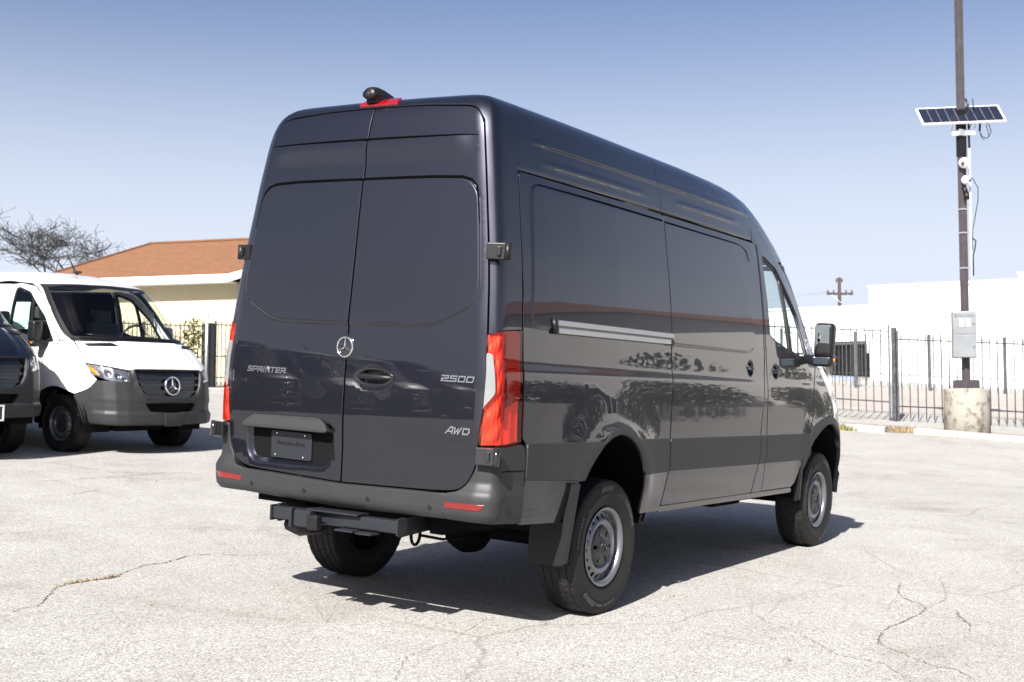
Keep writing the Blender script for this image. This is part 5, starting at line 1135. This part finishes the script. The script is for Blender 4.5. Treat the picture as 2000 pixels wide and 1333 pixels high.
# solar panel (its own thing, bracketed to the pole)
spn = empty('solar_panel', (px, py, pz), 'tilted solar panel with white frame, high on the brown pole', 'solar panel')
pc = np.array([0, 0, 6.28]) + vx * -.02 + vy * .22
TL = np.array([19.54, 1.86, 7.28]); wu = vx * .992 + np.array([0, 0, .045]); wd_ = np.array([0, 0, -.55]) * .0 + (vy * .36 + np.array([0, 0, -.36])); wd_ = wd_ / np.linalg.norm(wd_); wn = np.cross(wd_, wu); wn /= np.linalg.norm(wn)
if wn[2] < 0: wn = -wn
PW, PH_ = 1.66, .58; org = np.array([0, 0, 6.31]) + vx * -.02 + vy * .05
def sp(u, v, n): return tuple(org + wu * u + wd_ * v + wn * n)
def slab(mb, u0, u1, v0, v1, n0, n1):
    mb.add([sp(u0, v0, n0), sp(u1, v0, n0), sp(u1, v1, n0), sp(u0, v1, n0), sp(u0, v0, n1), sp(u1, v0, n1), sp(u1, v1, n1), sp(u0, v1, n1)], [(0, 1, 2, 3), (4, 7, 6, 5), (0, 4, 5, 1), (1, 5, 6, 2), (2, 6, 7, 3), (3, 7, 4, 0)])
mb = MB()
for e in ((-PW / 2, PW / 2, -PH_ / 2, -PH_ / 2 + .018), (-PW / 2, PW / 2, PH_ / 2 - .018, PH_ / 2), (-PW / 2, -PW / 2 + .025, -PH_ / 2 + .018, PH_ / 2 - .018), (PW / 2 - .025, PW / 2, -PH_ / 2 + .018, PH_ / 2 - .018)): slab(mb, *e, -.03, .012)
mb.obj('frame', MT['plasticwhite'], spn)
mb = MB(); slab(mb, -PW / 2 + .045, PW / 2 - .045, -PH_ / 2 + .035, PH_ / 2 - .035, -.02, .0); mb.obj('backing_sheet', MT['galv'], spn)
cw = (PW - .06) / 9; chh = (PH_ - .044) / 4
for i in range(9):
    for j in range(4):
        mb = MB(); u0 = -PW / 2 + .03 + i * cw; v0 = -PH_ / 2 + .022 + j * chh; slab(mb, u0 + .004, u0 + cw - .004, v0 + .0028, v0 + chh - .0028, .0005, .004); mb.obj('cell', MT['cell'], spn)
mb = MB()
for u, v in ((-.05, -.2), (.22, -.22), (-.22, .06), (-.34, .2)): mb.lathe([(0, .006), (.012, .005), (.014, .004)], 8, 'Z', (0, 0, 0)); 
mb = MB()
for u in (-.22, .24): mb.bar(sp(u, PH_ / 2 - .06, -.02), tuple(vx * (u * .98) + vy * .10 + np.array([0, 0, 5.97])), .02)
mb.bar(pp(-.23, .09, 5.93), pp(.25, .09, 5.95), .03, .11, (0, 0, 1)); mb.box(pp(0, .09, 5.94), (.2, .06, .13), Euler((0, 0, -.57)), .01); mb.obj('bracket', MT['galv'], spn)
mb = MB(); mb.tube([sp(.33, PH_ / 2 - .05, -.03), pp(.33, .1, 5.98)], .02, 6); mb.tube([pp(.33, .1, 5.98), pp(.36, .1, 5.86), pp(.48, .1, 5.83), pp(.56, .1, 5.95), pp(.52, .1, 6.1), sp(.42, PH_ / 2 - .06, -.03)], .008, 6); mb.obj('cable', MT['dark'], spn); mb = MB(); mb.tube([pp(.33, .1, 5.98), pp(.40, .1, 5.80), pp(.52, .1, 5.86), pp(.46, .1, 6.1)], .007, 6); mb.obj('cable', MT['dark'], spn)
# two white dome cameras
for zc, lb, u, dv in ((5.32, 'upper of the two white dome cameras on the brown pole', -.01, -1), (4.98, 'lower of the two white dome cameras on the brown pole', .02, 1)):
    cm_ = empty('security_camera', (px, py, pz), lb, 'camera', 'white dome cameras on the pole')
    mb = MB(); c_ = np.array(pp(u, .16, zc)); r_ = .105 if dv < 0 else .09
    mb.lathe([(r_ * sin(t), r_ * cos(t)) for t in np.linspace(0.01, pi - .01, 14)], 24, 'Z', tuple(c_)); mb.tube([pp(u, .05, zc), pp(u, .15, zc)], .05, 12); mb.obj('housing', MT['plasticwhite'], cm_)
    q = c_ + (vx * dv * .55 + vy * .8 + np.array([0, 0, -.25])) * r_ * .92; mb = MB(); mb.tube([tuple(c_), tuple(q + (q - c_) * .12)], r_ * .36, 12); mb.obj('lens', MT['gloss'], cm_)
    if dv > 0:
        mb = MB(); mb.tube([pp(.0, .08, 4.86), pp(.03, .12, 4.72)], .05, 8); mb.tube([pp(.03, .12, 4.74), pp(.05, .13, 4.60)], .055, 8); mb.obj('spotlight', MT['black'], cm_)
# control cabinet
cab = empty('control_cabinet', (px, py, pz), 'grey steel control cabinet with vents strapped to the brown pole', 'cabinet')
RC = Euler((0, 0, atan2(RH[1], RH[0]) - .22)); RCm = RC.to_matrix()
def cb(u, v, z): p = RCm @ Vector((u, v, 0)); return (p.x + vy[0] * .20 + vx[0] * -.10, p.y + vy[1] * .20 + vx[1] * -.10, z)
mb = MB(); mb.box(cb(0, 0, 1.92), (.44, .24, .90), RC, .008); mb.obj('case', MT['steelbox'], cab)
for zc, hh in ((2.145, .435), (1.695, .435)):
    mb = MB(); mb.box(cb(0, -.124, zc), (.415, .010, hh), RC, .003); mb.obj('door', MT['steelbox'], cab)
    mb = MB(); mb.lathe([(0, .02), (.010, .02), (.010, -.01)], 10, 'Y', (0, 0, 0)); mb.v = [cb(p[0] + .165, -.13 - p[1], zc + p[2] - .02) for p in mb.v]; mb.obj('lock', MT['black'], cab)
for i in range(2):
    for j in range(4):
        mb = MB(); mb.box(cb(-.055 + i * .125, -.135, 2.215 - j * .042), (.085, .014, .020), Euler((-.35, 0, RC.z)), .003); mb.obj('vent', MT['plasticwhite'], cab)
v, f = text_mesh('PRO VIGIL', .062, .001, 0, 1.08, 2); v[:, 0] -= v[:, 0].min(); v[:, 0] *= .30 / v[:, 0].max()
mb = MB(); mb.add([cb(-.108 + p[0], -.131 - p[2], 2.262 + p[1]) for p in v], f); mb.obj('lettering', MT['ink'], cab)
mb = MB(); n_ = 24
mb.add([cb(-.158 + .030 * r * cos(2 * pi * k / n_), -.1305, 2.285 + .042 * r * sin(2 * pi * k / n_)) for k in range(n_) for r in (.72, 1.)], [(2 * k, 2 * k + 1, (2 * k + 3) % (2 * n_), (2 * k + 2) % (2 * n_)) for k in range(n_)])
mb.add([cb(-.158 + .014 * cos(2 * pi * k / n_), -.1305, 2.285 + .018 * sin(2 * pi * k / n_)) for k in range(n_)], [tuple(range(n_))]); mb.obj('logo', MT['ink'], cab)

# ------------------------------------------------------------------ white building on the right
MT['whitewall'] = mat('white_masonry', (.62, .62, .615), .85, noise=(1.2, (.56, .56, .55), .45, .75), bump=(50, .15, .004))
MT['coping'] = mat('coping_metal', (.62, .63, .65), .5)
MT['inside'] = mat('dark_bay', (.05, .05, .055), .9)
MT['greywall'] = mat('bay_block_wall', (.20, .20, .21), .9)
wb = empty('commercial_building', G(40.85, 9.17), 'flat-roofed white commercial building with a dark open bay at its left', 'building'); o0 = np.array(wb.location)
ud = np.array([41.3 - 40.85, 3.83 - 9.17, 0]); ud /= np.linalg.norm(ud); vd = np.array([-ud[1], ud[0], 0])
if vd[:2] @ FH < 0: vd = -vd
def wq(u, v, z): return tuple(ud * u + vd * v + np.array([0, 0, z]))
def wbox(mb, u0, u1, v0, v1, z0, z1):
    mb.add([wq(u0, v0, z0), wq(u1, v0, z0), wq(u1, v1, z0), wq(u0, v1, z0), wq(u0, v0, z1), wq(u1, v0, z1), wq(u1, v1, z1), wq(u0, v1, z1)], [(0, 1, 2, 3), (4, 7, 6, 5), (0, 4, 5, 1), (1, 5, 6, 2), (2, 6, 7, 3), (3, 7, 4, 0)])
zt_ = 3.42
mb = MB(); wbox(mb, 0, 22, 0, 14, -1.5, zt_); mb.obj('wall', MT['whitewall'], wb)
mb = MB(); wbox(mb, -.05, 22, -.06, .25, zt_, zt_ + .09); wbox(mb, -.05, .25, .25, 14, zt_, zt_ + .09); mb.obj('coping', MT['coping'], wb)
mb = MB(); wbox(mb, -6, -.0, 3.5, 9, -1.5, 2.80); wbox(mb, -6, -.003, .9, 3.5, 1.52, 2.80); wbox(mb, -6, -2.05, .9, 3.5, -1.5, 1.52); mb.obj('wing_wall', MT['whitewall'], wb)
mb = MB(); wbox(mb, -6.05, -.003, .84, 1.1, 2.80, 2.87); mb.obj('coping', MT['coping'], wb)
mb = MB(); wbox(mb, -2.05, -.003, 3.3, 3.497, -1., 1.52); mb.obj('bay_wall', MT['greywall'], wb)
mb = MB(); wbox(mb, -2.05, -.003, .95, 3.3, 1.40, 1.517); mb.obj('bay_ceiling', MT['inside'], wb)
for i in range(7):
    mb = MB(); wbox(mb, -1.95 + i * .29, -1.93 + i * .29, .93, .96, -.3, 1.5); mb.obj('bay_bar', MT['ironold'], wb)
mb = MB(); mb.tube([wq(-.07, -.04, 2.3), wq(-.07, -.04, 1.0)], .04, 8); mb.box(wq(-.10, -.05, 2.38), (.22, .16, .16), None, .01); mb.obj('downspout', MT['coping'], wb)
MT['bluemat'] = mat('blue_tarpaulin', (.16, .22, .45), .7)
mb = MB(); wbox(mb, -2.6, -.4, -.9, -.2, -.02, .10); mb.xf = None; o = mb.obj('ground_tarpaulin', MT['bluemat']); o.location = wb.location; tag(o, 'low bluish step in front of the dark bay', 'step')
# small tan block on the roof at the right edge
MT['tan'] = mat('tan_stucco', (.55, .47, .33), .85)
mb = MB(); wbox(mb, 4.85, 8, 3.5, 6, zt_ - .2, zt_ + .65); wbox(mb, 4.80, 8.05, 3.45, 6.05, zt_ + .65, zt_ + .72); o = mb.obj('roof_unit', MT['tan']); o.location = wb.location; tag(o, 'tan box on the white building roof at the right picture edge', 'roof unit')
# ------------------------------------------------------------------ utility pole and wires
MT['wood'] = mat('brown_timber', (.028, .019, .015), .85, noise=(9, (.045, .031, .025), .4, .7))
ug = G(68.84, 19.23); up_ = empty('utility_pole', ug, 'brown wooden utility pole with a crossarm above the white building', 'pole')
mb = MB(); mb.tube([(0, 0, -.5), (0, 0, 5.05)], [.13, .095], 12); mb.obj('pole', MT['wood'], up_)
mb = MB(); mb.bar(tuple(-vx * .76 + np.array([0, 0, 4.06])), tuple(vx * .82 + np.array([0, 0, 4.06])), .10, .13); mb.obj('crossarm', MT['wood'], up_)
mb = MB()
for s_ in (-1, 1): mb.bar(tuple(vx * s_ * .5 + vy * .1 + np.array([0, 0, 4.0])), tuple(vy * .18 + np.array([0, 0, 3.5])), .04)
mb.obj('brace', MT['galv'], up_)
mb = MB()
for u in (-.7, -.35, .4, .75): mb.lathe([(0, .18), (.05, .17), (.03, .10), (.06, .08), (.03, 0)], 8, 'Z', tuple(vx * u + np.array([0, 0, 4.12])))
for u in (-.24, .22): mb.box(tuple(vx * u * .7 + np.array([0, 0, 4.88])), (.08, .08, .24), None, .02)
mb.obj('insulator', MT['wood'], up_)
MT['wire'] = mat('grey_wire', (.20, .20, .22), .7)
for i, (u0, z0, u1, z1, sag) in enumerate(((.22, 5.0, 30, 2.5, .8), (-.7, 4.2, -40, 4.8, 1.6), (-.35, 4.2, -40, 4.4, 1.7), (.75, 4.2, 40, 3.4, 1.6))):
    mb = MB(); pts = [tuple(vx * (u0 + (u1 - u0) * t) + np.array([0, 0, z0 + (z1 - z0) * t - sag * 4 * t * (1 - t)])) for t in np.linspace(0, 1, 14)]; mb.tube(pts, .012, 4); o = mb.obj('overhead_wire', MT['wire']); o.location = ug
    tag(o, ('overhead wire leaving the top of the utility pole to the right', 'upper overhead wire running left from the crossarm', 'lower overhead wire running left from the crossarm', 'overhead wire running right from the crossarm end')[i], 'wire', 'wires at the utility pole')
# ------------------------------------------------------------------ yellow house
MT['yellow'] = mat('yellow_stucco', (.45, .40, .27), .9, noise=(2.5, (.40, .352, .235), .4, .75), bump=(60, .3, .006))
MT['fascia'] = mat('white_fascia', (.74, .73, .70), .6)
def shingle_mat():
    m = mat('orange_shingles', (.15, .062, .026), .9); t = m.node_tree; b = t.nodes['Principled BSDF']; tcn = [n for n in t.nodes if n.type == 'TEX_COORD'][0]
    mp = t.nodes.new("ShaderNodeMapping"); mp.inputs[3].default_value = (2.2, 2.2, 9); t.links.new(tcn.outputs['Object'], mp.inputs[0])
    n = t.nodes.new("ShaderNodeTexNoise"); n.inputs['Scale'].default_value = 1.6; n.inputs['Detail'].default_value = 9; n.inputs['Roughness'].default_value = .75; t.links.new(mp.outputs[0], n.inputs['Vector'])
    r = t.nodes.new("ShaderNodeValToRGB"); r.color_ramp.elements[0].position = .28; r.color_ramp.elements[1].position = .70; r.color_ramp.elements[0].color = (.088, .037, .017, 1); r.color_ramp.elements[1].color = (.172, .076, .032, 1); t.links.new(n.outputs[0], r.inputs[0]); t.links.new(r.outputs[0], b.inputs['Base Color'])
    return m
MT['shingle'] = shingle_mat()
hg = G(22.6, 23.7); house = empty('house', hg, 'low yellow stucco house with orange shingle hip roof, left of the near van', 'house'); h0 = np.array(hg)
cR = np.array([22.73, 23.64]); eR = np.array([22.27, 23.42]); eL = np.array([20.28, 30.26]); hu = (eL - eR) / np.hypot(*(eL - eR)); hv = np.array([hu[1], -hu[0]])
if hv @ FH < 0: hv = -hv
def hq(u, v, z): p = eR + hu * u + hv * v; return (p[0] - h0[0], p[1] - h0[1], z)
zE = 5.43 - h0[2]; Lh = 7.1
def hbox(mb, u0, u1, v0, v1, z0, z1):
    mb.add([hq(u0, v0, z0), hq(u1, v0, z0), hq(u1, v1, z0), hq(u0, v1, z0), hq(u0, v0, z1), hq(u1, v0, z1), hq(u1, v1, z1), hq(u0, v1, z1)], [(0, 1, 2, 3), (4, 7, 6, 5), (0, 4, 5, 1), (1, 5, 6, 2), (2, 6, 7, 3), (3, 7, 4, 0)])
mb = MB(); hbox(mb, -.05, Lh - .5, .62, 7.0, -1.5, zE - .10); hbox(mb, -6, -.05, .9, 7.0, -1.5, zE - .10); mb.obj('wall', MT['yellow'], house)
mb = MB(); hbox(mb, .0, Lh, .0, .62, zE - .14, zE - .10); mb.obj('soffit', MT['fascia'], house)
mb = MB(); hbox(mb, .0, Lh, -.03, .02, zE - .16, zE + .10)
mb.add([hq(.0, -.03, zE - .16), hq(-.02, -.03, zE + .10), hq(-1.5, -1.1, zE + .16), hq(-1.5, -1.1, zE - .06), hq(.0, .03, zE - .16), hq(-.02, .03, zE + .10), hq(-1.5, -1.04, zE + .16), hq(-1.5, -1.04, zE - .06)], [(0, 1, 2, 3), (7, 6, 5, 4), (0, 4, 5, 1), (1, 5, 6, 2), (2, 6, 7, 3), (3, 7, 4, 0)]); mb.obj('fascia', MT['fascia'], house)
zR = zE + 1.72
mb = MB(); A_ = hq(-.02, -.05, zE + .10); B__ = hq(Lh, -.05, zE + .10); Cc = hq(5.1, 3.7, zR); D_ = hq(-6, 3.7, zR + .02); E_ = hq(Lh, 7.4, zE + .1); F_ = hq(-6, 7.4, zE + .1); Gg = hq(-1.5, -1.12, zE + .16); H_ = hq(-6, -1.12, zE + .16)
dn_ = lambda p: (p[0], p[1], p[2] - .10)
top = [A_, B__, Cc, D_, E_, F_, Gg, H_]; mb.add(top, [(0, 1, 2), (0, 2, 3), (1, 4, 2), (2, 4, 5, 3), (0, 3, 6), (6, 3, 7)]); mb.add([dn_(p) for p in top], [(2, 1, 0), (3, 2, 0), (2, 4, 1), (3, 5, 4, 2), (6, 3, 0), (7, 3, 6)]); roof = mb.obj('roof', MT['shingle'], house)
mb = MB(); mb.bar(hq(Lh, -.05, zE + .12), hq(5.1, 3.7, zR + .02), .16, .05); mb.bar(hq(5.1, 3.7, zR + .02), hq(-6, 3.7, zR + .04), .16, .06); mb.obj('ridge_cap', MT['shingle'], house)

# ------------------------------------------------------------------ bare trees
MT['bark'] = mat('dark_bark', (.030, .024, .020), .9); MT['twig'] = mat('twigs', (.014, .011, .010), .9); MT['barkpale'] = mat('pale_bark', (.16, .12, .09), .9)
def bare_tree(name, loc, H, spread, label, seed, twig='twig', bark='bark', levels=5, r0=.16, lean=0., splits=None, up=.25, cat='tree'):
    r = random.Random(seed); t = empty(name, loc, label, cat); tr = MB(); cr = MB()
    def grow(p, d, l, rad, lv):
        pts = [p]; q = p.copy(); dd = d.copy(); n = 5 if lv < 3 else 4
        for i in range(n):
            dd = (dd + Vector((r.gauss(0, .20), r.gauss(0, .20), r.gauss(.03, .14)))).normalized(); q = q + dd * l / n; pts.append(q.copy())
        rr = [max(.0085 * (H > 5), .004, rad * (1 - .55 * i / n)) for i in range(n + 1)]; (tr if lv < 2 else cr).tube(pts, rr, 6 if lv < 2 else 3, cap=False)
        if lv >= levels: return
        k = r.randint(3, 4) if lv < 2 else r.randint(3, 5) if lv < 4 else r.randint(2, 4)
        for j in range(k):
            i = r.randint(max(1, n - 3), n) if lv else n; b = pts[i]; ax_ = Vector((r.gauss(0, 1), r.gauss(0, 1), r.gauss(0, .45))).normalized()
            nd = (dd * .75 + ax_ * .85 + Vector((0, 0, up))).normalized(); nd = Vector((nd.x * spread, nd.y * spread, nd.z)).normalized()
            grow(b, nd, l * r.uniform(.55, .85), rr[i] * r.uniform(.5, .72), lv + 1)
    grow(Vector((0, 0, -.3)), Vector((lean, 0, 1)).normalized(), H * .34, r0, 0)
    tr.obj('trunk', MT[bark], t); cr.obj('crown', MT[twig], t); return t
bare_tree('bare_tree', G(28.86, 39.12), 9.0, 1.5, 'bare dark tree with spreading crown behind the orange roof', 8, r0=.27, levels=6)
bare_tree('bare_tree', G(27.5, 43.2), 8.2, 1.5, 'lower bare tree at the left picture edge, behind the white van', 5, r0=.16, up=.12, levels=6)
bare_tree('sapling', G(18.9, 25.6), 3.6, .7, 'thin leafless sapling against the yellow house wall', 21, 'barkpale', 'barkpale', 3, .035, up=.7)
bare_tree('sapling', G(20.2, 24.2), 2.9, .7, 'smaller leafless sapling nearer the vine fence', 33, 'barkpale', 'barkpale', 3, .025, up=.6)
bare_tree('distant_tree', G(62., 20.5), 4.6, 1.2, 'brown bare tree beyond the left end of the white building', 8, 'barkpale', 'barkpale', 5, .12)
# ------------------------------------------------------------------ vines on the left fence
MT['vine_g'] = mat('vine_leaf', (.048, .062, .012), .7, noise=(3, (.085, .095, .022), .4, .6)); MT['vine_b'] = mat('dry_vine', (.13, .085, .05), .85)
def vine(c, wd, z0, z1, n, m, label, seed, sz=.05):
    r = np.random.default_rng(seed); t = empty('vine', G(*c), label, 'plant'); vs = []; fs = []; d = np.array([.95, -.31])
    for i in range(n):
        u = r.normal(0, wd * .42); z = np.clip(r.normal((z0 + z1) / 2, (z1 - z0) * .27), z0, z1); p = np.array([d[0] * u + r.normal(0, .05), d[1] * u - abs(r.normal(.0, .07)), z]); a = r.normal(0, 1, 3); a /= np.linalg.norm(a); b = np.cross(a, r.normal(0, 1, 3)); b /= np.linalg.norm(b); s_ = sz * r.uniform(.5, 1.2); k = len(vs)
        vs += [tuple(p - a * s_), tuple(p + b * s_ * .5), tuple(p + a * s_), tuple(p - b * s_ * .5)]; fs += [(k, k + 1, k + 2), (k, k + 2, k + 3)]
    me = bpy.data.meshes.new('leaves'); me.from_pydata(vs, [], fs); me.materials.append(MT[m]); tag(link('leaves', me, t), kind='stuff')
    mb = MB()
    for i in range(9):
        u = r.normal(0, wd * .4); pts = [(d[0] * u, d[1] * u - .04, 0)]
        for j in range(6): pts.append((pts[-1][0] + r.normal(0, .06), pts[-1][1] + r.normal(0, .02), pts[-1][2] + (z1) / 6 * r.uniform(.7, 1.1)))
        mb.tube(pts, .008, 4, cap=False)
    mb.obj('stems', MT['vine_b'], t)
vine((19.25, 21.72), .34, .85, 1.90, 330, 'vine_g', 'green leafy vine on the fence left of the galvanised post', 3, .062)
vine((18.3, 22.03), .85, .3, 1.85, 420, 'vine_b', 'dry brown vine over the fence behind the white van', 4, .045)
vine((17.2, 22.4), .7, .3, 1.9, 300, 'vine_b', 'dry brown vine at the left end of the fence', 14, .045)
vine((20.45, 21.36), .30, .1, 1.2, 240, 'vine_b', 'dry brown vine low on the fence right of the thick gate post', 5, .045)
vine((18.9, 21.85), .6, .05, .6, 200, 'vine_b', 'dry brown growth at the foot of the vine fence', 6, .045)

# ------------------------------------------------------------------ across the car park on the right (mirrored in the van's flank)
MT['palewall'] = mat('pale_siding', (.62, .61, .58), .85); MT['brownroof'] = mat('brown_roof', (.17, .075, .045), .9)
def simple_house(loc, ang, Lx, Ly, hw_, rh_, label):
    t = empty('house', loc, label, 'house', rot=(0, 0, ang)); mb = MB(); mb.box((0, 0, hw_ / 2 - .5), (Lx, Ly, hw_ + 1)); mb.obj('wall', MT['palewall'], t)
    a, b = Lx / 2 + .5, Ly / 2 + .5; mb = MB(); vs = [(-a, -b, hw_), (a, -b, hw_), (a, b, hw_), (-a, b, hw_), (-a + 2.5, 0, hw_ + rh_), (a - 2.5, 0, hw_ + rh_)]; mb.add(vs, [(0, 1, 5, 4), (2, 3, 4, 5), (1, 2, 5), (3, 0, 4), (3, 2, 1, 0)]); mb.obj('roof', MT['brownroof'], t)
    for u in (-.30, -.05, .22, .40):
        mb = MB(); mb.box((u * Lx, Ly / 2 + .03, 1.5), (1.2, .08, 1.3)); f_ = mb.obj('window_frame', MT['whitewall'], t)
        for s_ in (-1, 1): mb = MB(); mb.box((u * Lx + s_ * .28, Ly / 2 + .08, 1.5), (.46, .03, 1.1)); mb.obj('pane', MT['gloss'], f_)
    return t
simple_house(G(26.5, -15.5), radians(50), 26, 8, 4.6, .9, 'pale house with brown roof across the lane, right outside the picture')
simple_house(G(2, -24.), .0, 13, 8, 3.6, 1.0, 'second pale house with brown roof, right of and behind the camera')
for i, (x, y) in enumerate(((14.5, -21.), (4., -17.), (13., -29.))): bare_tree('bare_tree', G(x, y), 7.5, 1.3, ('bare tree between the two pale houses', 'bare tree in front of the second pale house', 'bare tree behind the pale houses')[i], 50 + i, r0=.18, levels=4)
MT['hedge'] = mat('dark_foliage', (.022, .026, .014), .8)
def hedge(loc, n, rx, rz, label, seed):
    r = np.random.default_rng(seed); vs = []; fs = []
    for i in range(n):
        p = r.normal(0, 1, 3); p /= np.linalg.norm(p); p = p * r.uniform(.5, 1.) * np.array([rx, rx * .6, rz]) + np.array([0, 0, rz * .8]); a = r.normal(0, 1, 3); a /= np.linalg.norm(a); b = np.cross(a, r.normal(0, 1, 3)); b /= np.linalg.norm(b); s_ = .10; k = len(vs); vs += [tuple(p - a * s_), tuple(p + b * s_ * .6), tuple(p + a * s_), tuple(p - b * s_ * .6)]; fs += [(k, k + 1, k + 2, k + 3)]
    me = bpy.data.meshes.new('shrub'); me.from_pydata(vs, [], fs); me.materials.append(MT['hedge']); o = link('shrub', me); o.location = loc; tag(o, label, 'shrub')
for i, (x, y, s_) in enumerate(((19.5, -14.5, 1.2), (22.5, -11., 1.3), (26, -7.4, 1.2), (16, -19., 1.5), (34, -6.5, 1.8), (42, -6.5, 2.), (45, -3., 1.6), (29.5, -4.6, 1.3))): hedge(G(x, y), 3200, 2.6 * s_, 1.15 * s_, ('dark shrub at the near end of the pale house', 'dark shrub below the pale house windows', 'dark shrub before the middle of the pale house', 'dark shrub between the pale houses', 'large dark shrub past the far end of the pale house', 'largest dark shrub right of the white building', 'dark shrub at the corner of the white building', 'dark shrub at the far end of the pale house')[i], i)
